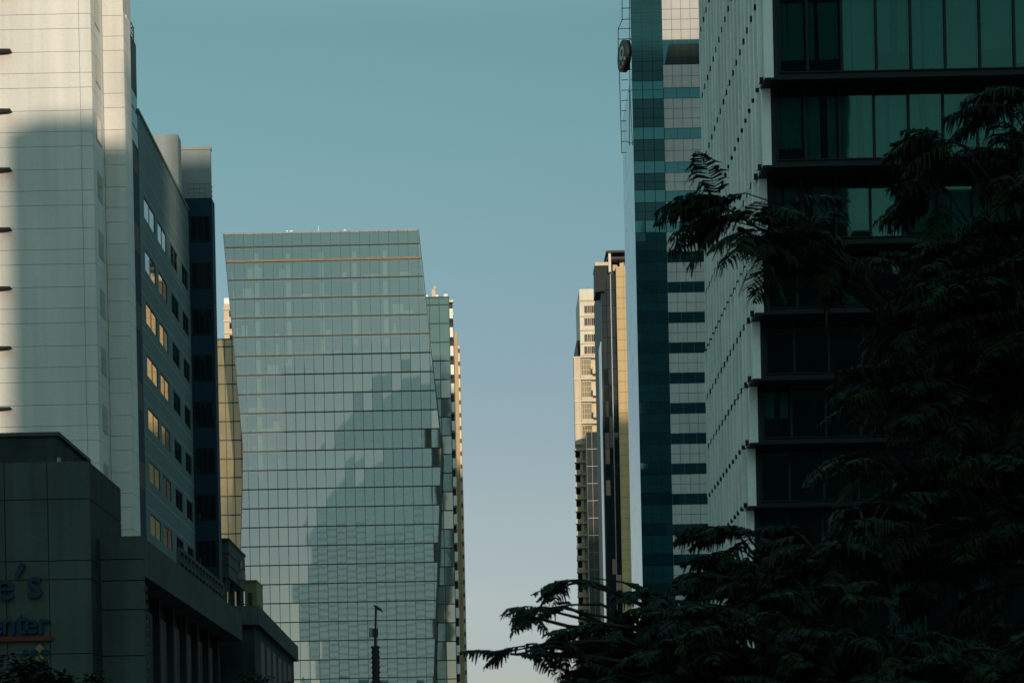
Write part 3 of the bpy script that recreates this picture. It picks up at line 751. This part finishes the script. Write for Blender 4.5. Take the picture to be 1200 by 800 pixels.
# disc turned towards the street
cx, cz, cy = PX(731.5,66,252.6), PZ(731.5,66,252.6), 252.6
ang = R(20); ux, uy = math.cos(ang)*.25, .95     # in-plane horizontal axis
L_ = math.hypot(ux, uy); ux, uy = -ux/L_, uy/L_
nx, ny = -uy, ux
if nx > 0: nx, ny = -nx, -ny
ux, uy = ux, uy
def disc(mb, r0, r1, d0, d1, mi=0, oz=0.0, n=28, kx=1.0):
    vs = []
    for d in (d0, d1):
        for r in (r0, r1):
            for k in range(n):
                a_ = 2*math.pi*k/n; h_, v_ = r*math.cos(a_)*kx, r*math.sin(a_)+oz
                vs.append((cx + ux*h_ + nx*d, cy + uy*h_ + ny*d, cz + v_))
    fs = []
    for k in range(n):
        k2 = (k+1) % n
        fs += [(k, k2, n+k2, n+k), (2*n+k, 3*n+k, 3*n+k2, 2*n+k2), (n+k, n+k2, 3*n+k2, 3*n+k), (k, 2*n+k, 2*n+k2, k2)]
    mb.add(vs, fs, mi)
q = MB(); disc(q, .01, 1.95, -.35, .3); q.build('disc', M['metal_dark'], ds)
q = MB(); disc(q, .45, .85, .305, .36, 0, .35); q.build('ring', M['pale_ring'], ds)
q = MB()
for k in range(5):
    a_ = R(215 + k*28); disc_c = (1.45*math.cos(a_), 1.45*math.sin(a_))
    h_, v_ = disc_c
    q.box(cx+ux*h_+nx*.36-.12, cx+ux*h_+nx*.36+.12, cy+uy*h_+ny*.36-.22, cy+uy*h_+ny*.36+.22, cz+v_-.2, cz+v_+.2)
q.build('mark', M['tan_mark'], ds)
q = MB(); q.box(cx+.3, XU-.01, cy-.3, cy+.3, cz-1.7, cz+1.7); q.build('bracket', M['metal_dark'], ds)

# ================================================================== OCHRE TOWER (right, far)
YO = 450.0
t = thing('ochre_tower', 'narrow dark glass tower with an ochre tiled front and roof canopy', 'building', tuple(P(722,500,YO))[:2]+(0,))
xa, xb, xe = PX(703.2,345,YO), PX(722.2,345,YO), PX(722,345,YO)+15
zt_ = PZ(725, 312, YO)
q = MB(); q.box(xb, xe, YO+.2, YO+30, 0, zt_-.1); q.build('core_wall', M['gold_joint'], t)
g = MB(); nr = int(zt_/2.35)
for r_ in range(nr):
    for c in range(9):
        x0_ = xb + (xe-xb)*c/9; x1_ = xb + (xe-xb)*(c+1)/9
        g.box(x0_+.015, x1_-.015, YO, YO+.19, zt_*r_/nr+.03, zt_*(r_+1)/nr-.03)
g.build('tiled_front', M['gold'], t)
q = MB(); q.box(xa+.3, xb-.01, YO+1.2, YO+30, 0, PZ(712,318,YO)); q.build('glass_core', M['metal_dark'], t)
g_n = 34; ztg = PZ(712,320,YO)
for r_ in range(g_n):
    g = MB(); za, zb = ztg*r_/g_n, ztg*(r_+1)/g_n
    for x0_, x1_, yy in ((xa+.5, xa+1.5, YO+1.0), (xa+1.55, xa+2.3, YO+.7), (xb-1.15, xb-.08, YO+.9)):
        pane_y(g, x0_, x1_, za+.05, zb-.05, yy, .03)
    g.build('glass_band', M['dark_glass'], t)
q = MB(); q.box(xa+2.33, xa+2.52, YO+.3, YO+1.1, 0, ztg); q.build('glass_fin', M['metal_grey'], t)
q = MB(); xf = PX(705.5,420,YO); q.box(xa-.12, xf-.1, YO+.1, YO+8, 0, PZ(704,400,YO)); q.build('edge_fin', M['side_glass'], t)
q = MB(); x0_ = PX(714.3,300,YO); q.box(x0_-.28, x0_+.28, YO-.4, YO+.6, PZ(715,319,YO), PZ(715,294,YO)); q.build('roof_column', M['pale_beige'], t)
q = MB(); q.box(PX(710,296,YO), PX(733.5,296,YO), YO-.8, YO+12, PZ(720,297,YO), PZ(720,294.5,YO)); q.box(PX(711,296,YO), PX(733,296,YO), YO-.2, YO+10, PZ(720,304,YO), PZ(720,301,YO)); q.build('roof_canopy', M['metal_dark'], t)
q = MB(); q.box(PX(727,306,YO), PX(731.5,306,YO), YO+2, YO+5, zt_-.05, PZ(727,304,YO)); q.box(PX(719,306,YO), PX(724,306,YO), YO+3, YO+8, ztg-.4, PZ(724,306,YO)); q.build('roof_unit', M['beige'], t)
q = MB(); xq = PX(697.5,325,YO); q.add([(xq,YO,PZ(698,342,YO)),(xa+1.1,YO,PZ(704,341,YO)),(xa+1.1,YO+8,PZ(704,341,YO)),(xq,YO+8,PZ(698,342,YO)),
    (xq+.1,YO,PZ(698,312,YO)),(xa+2,YO,PZ(706,311,YO)),(xa+2,YO+8,PZ(706,311,YO)),(xq+.1,YO+8,PZ(698,312,YO))], [(0,3,2,1),(4,5,6,7),(0,1,5,4),(1,2,6,5),(2,3,7,6),(3,0,4,7)]); q.build('cantilever_box', M['black_panel'], t)
q = MB(); q.box(xq, xa+2.3, YO-.2, YO+8.2, PZ(700,311.5,YO), PZ(700,307.5,YO)); q.build('cantilever_roof', M['beige'], t)

# ================================================================== BALCONY APARTMENTS (right, farthest)
YA = 560.0
t = thing('apartment_block', 'farthest beige balcony apartment tower, stepped, beside the narrow ochre and glass tower', 'building', tuple(P(690,500,YA))[:2]+(0,))
x0_, x1_ = PX(679,350,YA), PX(712,350,YA); zA = PZ(690,338.5,YA)
q = MB(); q.box(x0_, x1_, YA, YA+22, 0, zA); q.build('upper_wall', M['pale_beige'], t)
for py in (352, 370, 386.5, 402, 416):
    q = MB(); z = PZ(690,py,YA); q.box(x0_-.1, x1_, YA-.3, YA-.01, z-.22, z+.22); q.build('floor_band', M['beige'], t)
for py in (362.5, 377, 396, 410):
    for pa, pb in ((685,688.4), (689.3,692.2), (693.2,697)):
        xa, xb = PX(pa,py,YA), PX(pb,py,YA); z = PZ(690,py,YA)
        f = MB(); f.box(xa-.1, xb+.1, YA-.1, YA-.012, z-1.15, z+1.15); fo = f.build('window', M['beige'], t)
        g = MB(); xm = (xa+xb)/2; pane_y(g, xa, xm-.05, z-1.0, z+1.0, YA-.115, .01); pane_y(g, xm+.05, xb, z-1.0, z+1.0, YA-.115, .01); g.build('pane', M['dark_glass'], fo)
q = MB(); q.box(PX(676,400,YA), x0_-.01, YA+2, YA+20, 0, PZ(676,397,YA)); q.build('dark_wall', M['metal_dark'], t)
q = MB(); xa = PX(691,330,YA); q.tube([(xa,YA+4,zA),(xa,YA+4,zA+1.4)], .06, 6); q.tube([(xa-.8,YA+4,zA+1.9),(xa,YA+4,zA+1.2),(xa+.5,YA+4,zA+1.6)], .05, 6); q.build('antenna', M['metal_grey'], t)
YA2 = 556.0
xl0, xl1 = PX(672.5,430,YA2), PX(708,430,YA2); zL = PZ(685,417.5,YA2); zM = PZ(685,526,YA2)
q = MB(); q.box(xl0, xl1, YA2+1.5, YA-.32, 0, zL-.1); q.build('lower_wall', M['beige'], t)
up = 25.7*YA2/F
for k in range(5):                    # two-storey bays
    z1 = zL - k*up; z0_ = max(z1 - up, zM)
    if z1 - z0_ < 2: break
    q = MB(); q.box(xl0-.1, xl1, YA2-.2, YA2+1.49, z1-.35, z1); q.build('floor_band', M['pale_beige'], t)
    q = MB(); q.box(xl0, PX(681.3,470,YA2), YA2, YA2+1.49, z0_, z1-.36); q.build('bay_pier', M['beige'], t)
    xa, xb = PX(682,470,YA2), PX(693.5,470,YA2)
    f = MB(); f.box(xa, xb, YA2+.8, YA2+1.49, z0_+1.0, z1-.5); fo = f.build('window', M['pale_beige'], t)
    g = MB()
    for c in range(4):
        for r_ in range(3):
            pane_y(g, xa+.12+(xb-xa-.12)*c/4, xa+(xb-xa)*(c+1)/4, z0_+1.1+(z1-z0_-1.7)*r_/3, z0_+1.0+(z1-z0_-1.7)*(r_+1)/3, YA2+.78, .01)
    g.build('pane', M['gold_glass'], fo)
    q = MB(); q.box(PX(681.5,470,YA2), xb+.3, YA2-.3, YA2+.2, z0_, z0_+.9); q.build('balcony_parapet', M['beige'], t); q = MB(); q.box(PX(695,470,YA2), xl1, YA2-.6, YA2+.5, z0_+1.2, z0_+1.45+up*.28); q.build('balcony', M['pale_beige'] if k == 1 else M['beige'], t)
up2 = 14.3*YA2/F
k = 0
while zM - k*up2 > 4:
    z1 = zM - k*up2
    q = MB(); q.box(xl0-.3, PX(688,560,YA2), YA2-.9, YA2+1.49, z1-.4, z1); q.build('balcony', M['beige'], t); q = MB(); q.box(xl0-.3, PX(681,560,YA2), YA2-.9, YA2-.7, z1-up2+.01, z1-up2+.9); q.build('balcony_parapet', M['beige'], t)
    q = MB(); q.box(PX(680.5,560,YA2), PX(683.5,560,YA2), YA2-.2, YA2+1.48, z1-up2, z1-.41); q.build('bay_pier', M['beige'], t)
    g = MB(); g.box(xl0+.1, PX(680.3,560,YA2), YA2+1.35, YA2+1.48, z1-up2+.05, z1-.45); g.build('window', M['dark_glass'], t)
    k += 1
t = thing('glass_annex', 'grey glass block in front of the beige balcony apartments', 'building', tuple(P(695,600,548))[:2]+(0,))
xa, xb = PX(687,505,548), PX(706,505,548); zX = PZ(696,505.5,548)
q = MB(); q.box(xa, xb, 548.05, 555, 0, zX); q.build('wall', M['metal_grey'], t)
for r_ in range(22):
    g = MB(); za, zb = zX*r_/22, zX*(r_+1)/22
    for c in range(3): pane_y(g, xa+(xb-xa)*c/3+.05, xa+(xb-xa)*(c+1)/3-.05, za+.08, zb-.08, 548, .006)
    g.build('window_band', M['annex_glass'], t)

# ================================================================== FIN CLAD BUILDING (right, near)
XN = 13.95; YN2 = 122.0; XN2 = 36.0
t = thing('fin_building', 'dark glazed block with pale ribbed side wall and stepped overhanging floors', 'building', (24, 110, 0))
yfr = [95.4]*5 + [95.4, 95.4, 96.6, 98.4, 100.4, 101.9, 103.4, 104.6, 105.6, 106.6, 107.6]
zfl = [64.4, 60.4, 56.4, 52.4, 48.4, 44.4, 40.4, 36.3, 32.5, 29.2, 26.3, 23.3, 20.3, 17.2, 14.1, 9.0, 0.0]
rowpx = {1: 40.4, 2: 40.4, 3: 40.2}
NF = len(yfr)
for i in range(NF):
    za, zb = zfl[i+1], zfl[i]; yf = yfr[i]
    # core floor volume, dim inside
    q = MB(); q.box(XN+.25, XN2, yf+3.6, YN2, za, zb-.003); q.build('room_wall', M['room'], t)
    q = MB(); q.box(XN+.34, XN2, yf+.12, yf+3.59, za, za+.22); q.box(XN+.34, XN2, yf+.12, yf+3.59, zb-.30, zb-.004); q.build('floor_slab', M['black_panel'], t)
    # ribbed side wall
    q = MB(); q.box(XN+.12, XN+.30, yf+.05, YN2, za+.32, zb); q.box(XN+.14, XN+.32, yf+.05, YN2, za, za+.32); q.build('rib_backing', M['fin'], t)
    q = MB(); npn = 40; yy = yf + .02; k = 0
    while yy < YN2 - .4:
        wdt = (.62, .28, .55)[k % 3]; dd = (.05, .30, .16)[k % 3] + random.uniform(-.02,.02); k += 1
        q.prism_z([(XN+.13, yy), (XN+.13, min(yy+wdt, YN2)-.03), (XN+.02-dd-.03, min(yy+wdt, YN2)-.03), (XN+.02-dd, yy)], za+.02, zb-.02)
        yy += wdt
    yy = yf + .7
    while yy < YN2 - .4:
        q.box(XN-.25, XN+.125, yy-.10, yy+.10, za+.02, za+.27, 1); yy += 1.45
    q.build('rib_panel', [M['fin'], M['black_panel']], t)
    q = MB(); q.box(XN-.08, XN+.34, yf-.05, yf+.018, za+.01, zb-.02); q.build('edge_trim', M['white_paint'] if i < 9 else M['fin'], t)
    # overhang edge
    q = MB(); q.box(XN-.10, XN2, yf-.03, min(yf+3.5, yfr[i+1]+.2 if i < NF-1 else yf+1), za-.09, za-.004)
    q.build('ledge', M['black_panel'], t)
    # glazed front
    pw = 40.4*yf/F*1.0; x = XN + .62; xf0 = XN + .36
    q = MB()
    for zz0, zz1 in ((za, za+.2), (zb-.14, zb-.01)): q.box(xf0, XN2, yf-.02, yf+.1, zz0, zz1)
    q.box(xf0, x-.004, yf-.02, yf+.1, za+.2, zb-.14); q.build('front_panel', M['black_panel'], t)
    first = True
    while x < XN2 - pw:
        wd = pw*.82 if first else pw; first = False
        f = MB(); e = .09
        ring_y(f, x, x+wd-.004, za+.205, zb-.145, yf-.09, yf+.1, .055); fo = f.build('window', M['black_panel'], t)
        g = MB(); pane_y(g, x+.05, x+wd-.05, za+.25, zb-.19, yf, .006); g.build('pane', M['front_glass'], fo)
        hz = zb-.42; full = (hz - za - .25); ln = full*random.choice((.55,.8,1,1,1,.9,.7))
        gap_c = random.uniform(.2,.8); gw = random.choice((0,0,.06,.14,.25)); g = MB(); ya_ = yf + .30; ph = random.uniform(0,6); amp = random.uniform(.015,.05); nw = 24
        def cx_(u, low): return x + .08 + (wd-.2)*u
        for half in (0, 1):
            u0, u1 = (0.0, gap_c-gw/2) if half == 0 else (gap_c+gw/2, 1.0)
            if u1 - u0 < .06: continue
            fl_ = random.uniform(-.05,.08) if gw else 0          # drapes flare or gather at the foot
            for j in range(nw):
                a0, a1 = u0+(u1-u0)*j/nw, u0+(u1-u0)*(j+1)/nw
                sc = lambda u: (u0 + (u-u0)*(1+fl_)) if half == 0 else (u1 - (u1-u)*(1+fl_))
                y1_, y2_ = ya_+amp*math.sin(ph+a0*40), ya_+amp*math.sin(ph+a1*40)
                g.face([(cx_(sc(a0),1),y1_,hz-ln),(cx_(sc(a1),1),y2_,hz-ln),(cx_(a1,0),y2_,hz),(cx_(a0,0),y1_,hz)])
        if i < 9 or random.random() < .25: g.build('blind', M['blind'], fo)
        x += wd
q = MB(); q.box(XN+.3, XN2, 95.4, YN2, 64.4, 64.9); q.build('roof', M['concrete_dark'], t)

# ================================================================== STREET MAST
YM = 110
t = thing('street_mast', 'slim dark mast with antenna panel and drooping head before the glass tower', 'mast', (PX(440,760,YM), YM, 0))
xm = PX(440,760,YM); zq_ = PZ(440,757,YM)
def mz(py): return PZ(440,py,YM)
q = MB(); q.tube([(xm,YM,0),(xm,YM,mz(760))], [.24,.2], 10); q.tube([(xm,YM,mz(760)),(xm,YM,mz(757))], [.22,.2], 10)
for k in range(9): z = mz(800)+k*.28-.3; q.tube([(xm,YM,z),(xm,YM,z+.1)], .245, 10)
q.build('column', M['metal_dark'], t)
xt = PX(440.5,720,YM)
q = MB(); q.tube([(xm,YM,mz(757)),(xm+.02,YM,mz(738)),(xt,YM,mz(712))], [.09,.06,.05], 8); q.build('pole', M['metal_dark'], t)
q = MB(); q.box(xm-.12, xm+.16, YM-.14, YM+.14, mz(746), mz(736)); q.build('antenna', M['metal_dark'], t)
q = MB(); q.box(xm-.34, xm-.13, YM-.05, YM+.05, mz(746), mz(735)); q.build('panel', M['metal_grey'], t)
q = MB(); q.prism_y([(xt-.12,mz(709.5)),(xt+.02,mz(713.5)),(xt+.22,mz(715)),(xt+.42,mz(717.5)),(xt+.32,mz(713.5)),(xt+.14,mz(710.5)),(xt-.06,mz(708.5))][::1], YM-.12, YM+.12); q.build('head', M['metal_dark'], t)
for sx in (-1,1):
    q = MB(); q.tube([(xm,YM,mz(793)),(xm+sx*.55,YM,mz(804))], .025, 6); q.build('stay', M['metal_dark'], t)

# ================================================================== TREES
def frond(mb, tones, base, dirv, length, np_=11, droop=.5, tone=.5, wid=.0155):
    """one feathery compound leaf: a rachis with pairs of narrow drooping leaflets"""
    d = Vector(dirv).normalized(); up = Vector((0,0,1))
    side = d.cross(up); side = side.normalized() if side.length > .05 else Vector((1,0,0))
    p = Vector(base); pts = []
    n = np_ + 2; cur = Vector(d)
    for i in range(n+1):
        pts.append(p.copy()); cur = (cur + Vector((0,0,-droop/n))).normalized(); p = p + cur*(length/n)
    # rachis as a thin blade
    for i in range(0, n, 3):
        a, b_ = pts[i], pts[min(i+3,n)]
        w0 = Vector((0,0,.008)); mb.add([a-w0, b_-w0*.5, b_+w0*.5, a+w0], [(0,1,2,3)]); tones.append(tone*.5)
    for i in range(2, n+1):
        t_ = i/n; L = length*.36*math.sin(math.pi*min(1,(.18+.80*t_)))**.7*random.uniform(.8,1.15)
        fw = (pts[i]-pts[i-1]).normalized(); nrm = side.cross(fw).normalized()
        for sg in (-1,1):
            o = (side*sg*.86 + fw*.5).normalized()
            a = pts[i]; m_ = a + o*L*.55 + Vector((0,0,-.05*L*random.uniform(0,3))); e_ = a + o*L*random.uniform(.75,1) + Vector((0,0,-L*random.uniform(.15,.95)))
            wv = (fw*.8 + nrm*random.uniform(-.5,.5)).normalized()*wid*random.uniform(.8,1.2)
            mb.add([a-wv*.5, a+wv*.5, m_+wv, m_-wv, e_+wv*.25, e_-wv*.25], [(0,1,2,3),(3,2,4,5)])
            tt = max(0,min(1,tone+random.uniform(-.25,.25))); tones += [tt, tt]

def limb_pts(a, b_, sag, n=6, wob=.06):
    a, b_ = Vector(a), Vector(b_); r = []; L = (b_-a).length
    for i in range(n+1):
        t_ = i/n; p = a.lerp(b_, t_) + Vector((0,0,sag*L*math.sin(math.pi*t_)))
        if 0 < i < n: p += Vector((random.uniform(-1,1),random.uniform(-1,1),random.uniform(-1,1)))*wob*L*.3
        r.append(p)
    return r

def feather_tree(label, trunk_base, fork, pads, seed, flen=.6, group=None, cat='tree'):
    """pads: (px, py, Y, rx_px, ry_px, count) - layers of foliage at the ends of limbs"""
    random.seed(seed)
    root = thing('feathery_tree', label, cat, trunk_base, group)
    tb = Vector(trunk_base); fk = Vector(fork)
    q = MB(); q.tube([tb - Vector((0,0,.1)), tb.lerp(fk,.35)+Vector((.08,.03,0)), tb.lerp(fk,.75)+Vector((-.06,.02,0)), fk], [.24,.19,.16,.14], 10); q.build('trunk', M['bark'], root, True)
    lv = MB(); tones = []
    lb = MB()
    # main limbs: first pad of each limb gets its own limb from the fork
    for (px_, py_, Y, rx, ry, cnt) in pads:
        c = P(px_, py_, Y); outw = (c - fk); outw.z = 0; outw.normalize(); sx, sz = rx*Y/F, ry*Y/F
        # limb arrives at the pad from the trunk side
        pts = limb_pts(fk, c, .10); lb.tube(pts, [.06,.048,.038,.03,.022,.016,.01], 7)
        tw_n = max(3, cnt//9); tips = []
        for k in range(tw_n):
            a_ = random.uniform(0,2*math.pi); rr = math.sqrt(random.random())
            e_ = c + Vector((math.cos(a_)*rr*sx*.8, math.sin(a_)*rr*sx*.8, random.uniform(-.7,.8)*sz - .25*rr*sz))
            st = pts[random.choice((3,4,5,6))]
            tp = limb_pts(st, e_, .12, 4); lb.tube(tp, [.022,.017,.013,.009,.005], 5); tips.append(tp)
        for k in range(cnt):
            tp = random.choice(tips); b0 = random.choice((tp[2], tp[3], tp[4], tp[4]))
            b0 = b0 + Vector((random.uniform(-1,1),random.uniform(-1,1),random.uniform(-1,1)))*.03
            dv = (b0 - c); dv.z *= .4
            dv = dv.normalized() if dv.length > .01 else Vector((1,0,0))
            dv = (dv + outw*.7 + Vector((random.uniform(-.9,.9),random.uniform(-.9,.9),random.uniform(-.3,.42)))).normalized(); dv.z = min(dv.z, .3)
            frond(lv, tones, b0, dv, flen*(.72 if cnt < 12 else 1)*random.uniform(.6,1.2), random.choice((8,9,10)) if cnt < 12 else random.choice((14,16,18)), random.uniform(.4,1.1), random.random()**1.5, .017 if cnt < 12 else .0155)
    lb.build('branch', M['bark'], root, True)
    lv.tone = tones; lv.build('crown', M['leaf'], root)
    return root

# big tree on the right
random.seed(3)
padsA = [(845,240,17.5,42,30,34), (900,272,18,40,24,26), (865,268,17.5,36,22,18),
 (1135,175,18.5,44,30,26), (1205,120,18.5,34,36,26), (1195,200,18.5,44,36,24), (1110,225,19,40,24,16), (1170,290,18.5,70,40,55),
 (1075,310,18.5,56,26,36), (1120,350,18,80,45,75), (1180,380,18,80,50,70),
 (1080,450,18,80,50,70), (1160,470,18,90,55,80), (1060,560,18,80,50,75), (1160,580,17.5,90,60,80),
 (1220,480,18,80,80,60), (1240,250,18.5,50,90,60), (1090,640,17,90,60,80), (1190,680,17,90,60,70), (1230,640,17,70,80,50)]
feather_tree('huge dark feathery tree filling the right side, sprays reaching over the ribbed wall', (7.6, 19.5, .1), (6.2, 19.0, 3.4), padsA, 11, .56)
padsB = [(680,682,16,30,8,9), (750,708,16,40,18,28), (640,714,16,34,6,11), (606,718,15.8,16,4,6), (695,730,15.5,36,16,22), (616,762,15,26,6,9), (598,766,15,12,3,4), (672,765,15.5,28,12,11), (735,765,15.5,46,30,55),
 (868,630,16.5,26,22,20), (835,668,16.5,44,18,30), (880,690,16,70,36,75), (800,722,15.5,60,30,75), (900,760,15,90,45,95), (960,640,16.5,70,36,65), (980,720,15.5,80,50,85),
 (1060,760,15,90,50,85), (820,785,15,80,40,90), (1140,760,15,90,60,80), (1020,610,17,60,36,45), (700,800,15,30,16,22), (940,820,14.5,90,40,60), (1200,780,15,70,60,50), (770,800,15,50,30,55)]
feather_tree('dark feathery tree low in front, thin twigs reaching left over the sky', (3.4, 16.4, .1), (2.9, 16.0, 1.9), padsB, 23, .42)

def bushy_tree(label, x, y, h, r, seed, n=2600):
    random.seed(seed)
    root = thing('leafy_tree', label, 'tree', (x, y, 0))
    q = MB(); q.tube([(x,y,-.1),(x+.1,y,h*.3),(x,y,h*.6)], [.2,.15,.08], 8)
    for k in range(7):
        a_ = random.uniform(0,6.28); q.tube([(x,y,h*.45),(x+math.cos(a_)*r*.4,y+math.sin(a_)*r*.4,h*.68),(x+math.cos(a_)*r*.75,y+math.sin(a_)*r*.75,h*.8)], [.08,.05,.02], 6)
    q.build('trunk', M['bark'], root, True)
    lv = MB(); tones = []
    cl = [(random.gauss(0,.45)*r, random.gauss(0,.45)*r, h*.72 + random.uniform(-.22,.16)*h, random.uniform(.25,.5)*r) for _ in range(16)]
    for k in range(n):
        cx_, cy_, cz_, cr_ = random.choice(cl)
        v = Vector((random.gauss(0,1),random.gauss(0,1),random.gauss(0,.7))).normalized()*cr_*random.uniform(.5,1.05)
        p = Vector((x+cx_, y+cy_, cz_)) + v; p.z = min(p.z, h + random.uniform(-.3,.1))
        a_ = Vector((random.uniform(-1,1),random.uniform(-1,1),random.uniform(-.6,.3))).normalized()*random.uniform(.16,.34)
        b_ = a_.cross(Vector((random.uniform(-1,1),random.uniform(-1,1),1))).normalized()*.06
        lv.add([p, p+a_*.5+b_, p+a_, p+a_*.5-b_], [(0,1,2,3)]); tones.append(random.random()**1.5)
    lv.tone = tones; lv.build('crown', M['leaf'], root)
def bt(label, px_, py_, Y, rpx, seed, n): bushy_tree(label, PX(px_,py_,Y), Y, PZ(px_,py_,Y), rpx*Y/F, seed, n)
bt('leafy tree top below the blue lettering at the lower edge', 25, 752, 62, 62, 5, 4200)
bt('small leafy tree top beside the foot of the sign wall', 100, 772, 66, 34, 9, 2200)
bt('dark leafy tree top at the end of the low concrete block', 322, 778, 105, 50, 15, 3000)

# ================================================================== BUILDINGS BEHIND THE VIEWPOINT (they shade the street)
def back_tower(label, x0, x1, y0, y1, h, extra=()):
    t = thing('shading_tower', label, 'building', ((x0+x1)/2, (y0+y1)/2, 0), 'towers behind the viewpoint')
    q = MB(); q.box(x0, x1, y0, y1, 0, h); q.build('wall', M['back_wall'], t)
    q = MB(); q.box(x0-.3, x1+.3, y1-.2, y1+.3, h-.8, h+.02); q.build('parapet', M['back_wall'], t)
    for (a_, b_, c_, d_, e_) in extra:
        q = MB(); q.box(a_, b_, c_, d_, h, h+e_); q.build('roof_block', M['back_wall'], t)  # unseen blocks added to shape the shadow on the pale tower
    nb = int(h/4.2)
    for k in range(nb):
        z = 3 + k*4.2; g = MB(); n = max(2, int((x1-x0)/3))
        for c in range(n):
            xa, xb = x0+(x1-x0)*c/n+.35, x0+(x1-x0)*(c+1)/n-.35
            pane_y(g, xa, xb, z, z+1.7, y1+.03, .01, 0, 1)
        g.build('window_band', M['dark_glass'], t)
YC = -61
hC1 = 69.4
back_tower('taupe tower behind the viewpoint with rooftop blocks shaped to cast shade', 40.0, 112, YC-6, YC, hC1, ((47.6, 52.4, YC-3, YC-.4, 6.0), (55.3, 111, YC-3.4, YC-.4, 12.0)))
back_tower('low taupe building behind the viewpoint across the street end', 6, 39.9, YC-18, YC, 41)
back_tower('slim taupe tower behind the viewpoint, second tallest of the row', 131, 161.9, YC-25, YC, 137)
back_tower('taupe slab tower behind the viewpoint, widest of the row', 162, 300, YC-25, YC, 155.5)
back_tower('mid height taupe block between the towers behind the viewpoint', 112.1, 130.9, YC-25, YC, 96)
back_tower('tallest taupe tower, standing farther back behind the viewpoint', 74, 126, -528, -500, 286)

# pale tower with a raked top, mirrored in the glass tower's front
t = thing('raked_tower', 'pale tower with a raked top behind the viewpoint', 'building', (-75, -420, 0), 'towers behind the viewpoint')
q = MB(); q.prism_y([(-112,0),(-28,0),(-28,272),(-44,271),(-58,267),(-71,260),(-83,250),(-94,238),(-104,225),(-112,210)], -440, -400); q.build('wall', M['mirror_glass'], t)
q = MB(); q.box(-27.99, -22, -440.1, -399.9, 0, 274); q.build('glint_screen', M['back_wall'], t)  # added dark box, keeps the sunlit side's glints out of the reflection
for k in range(48):
    z = 4 + k*4.4; g = MB()
    pane_y(g, -111.5, -28.5, z, z+1.0, -399.95, .001, 0, 1)
    g.build('spandrel', M['white_paint'], t)
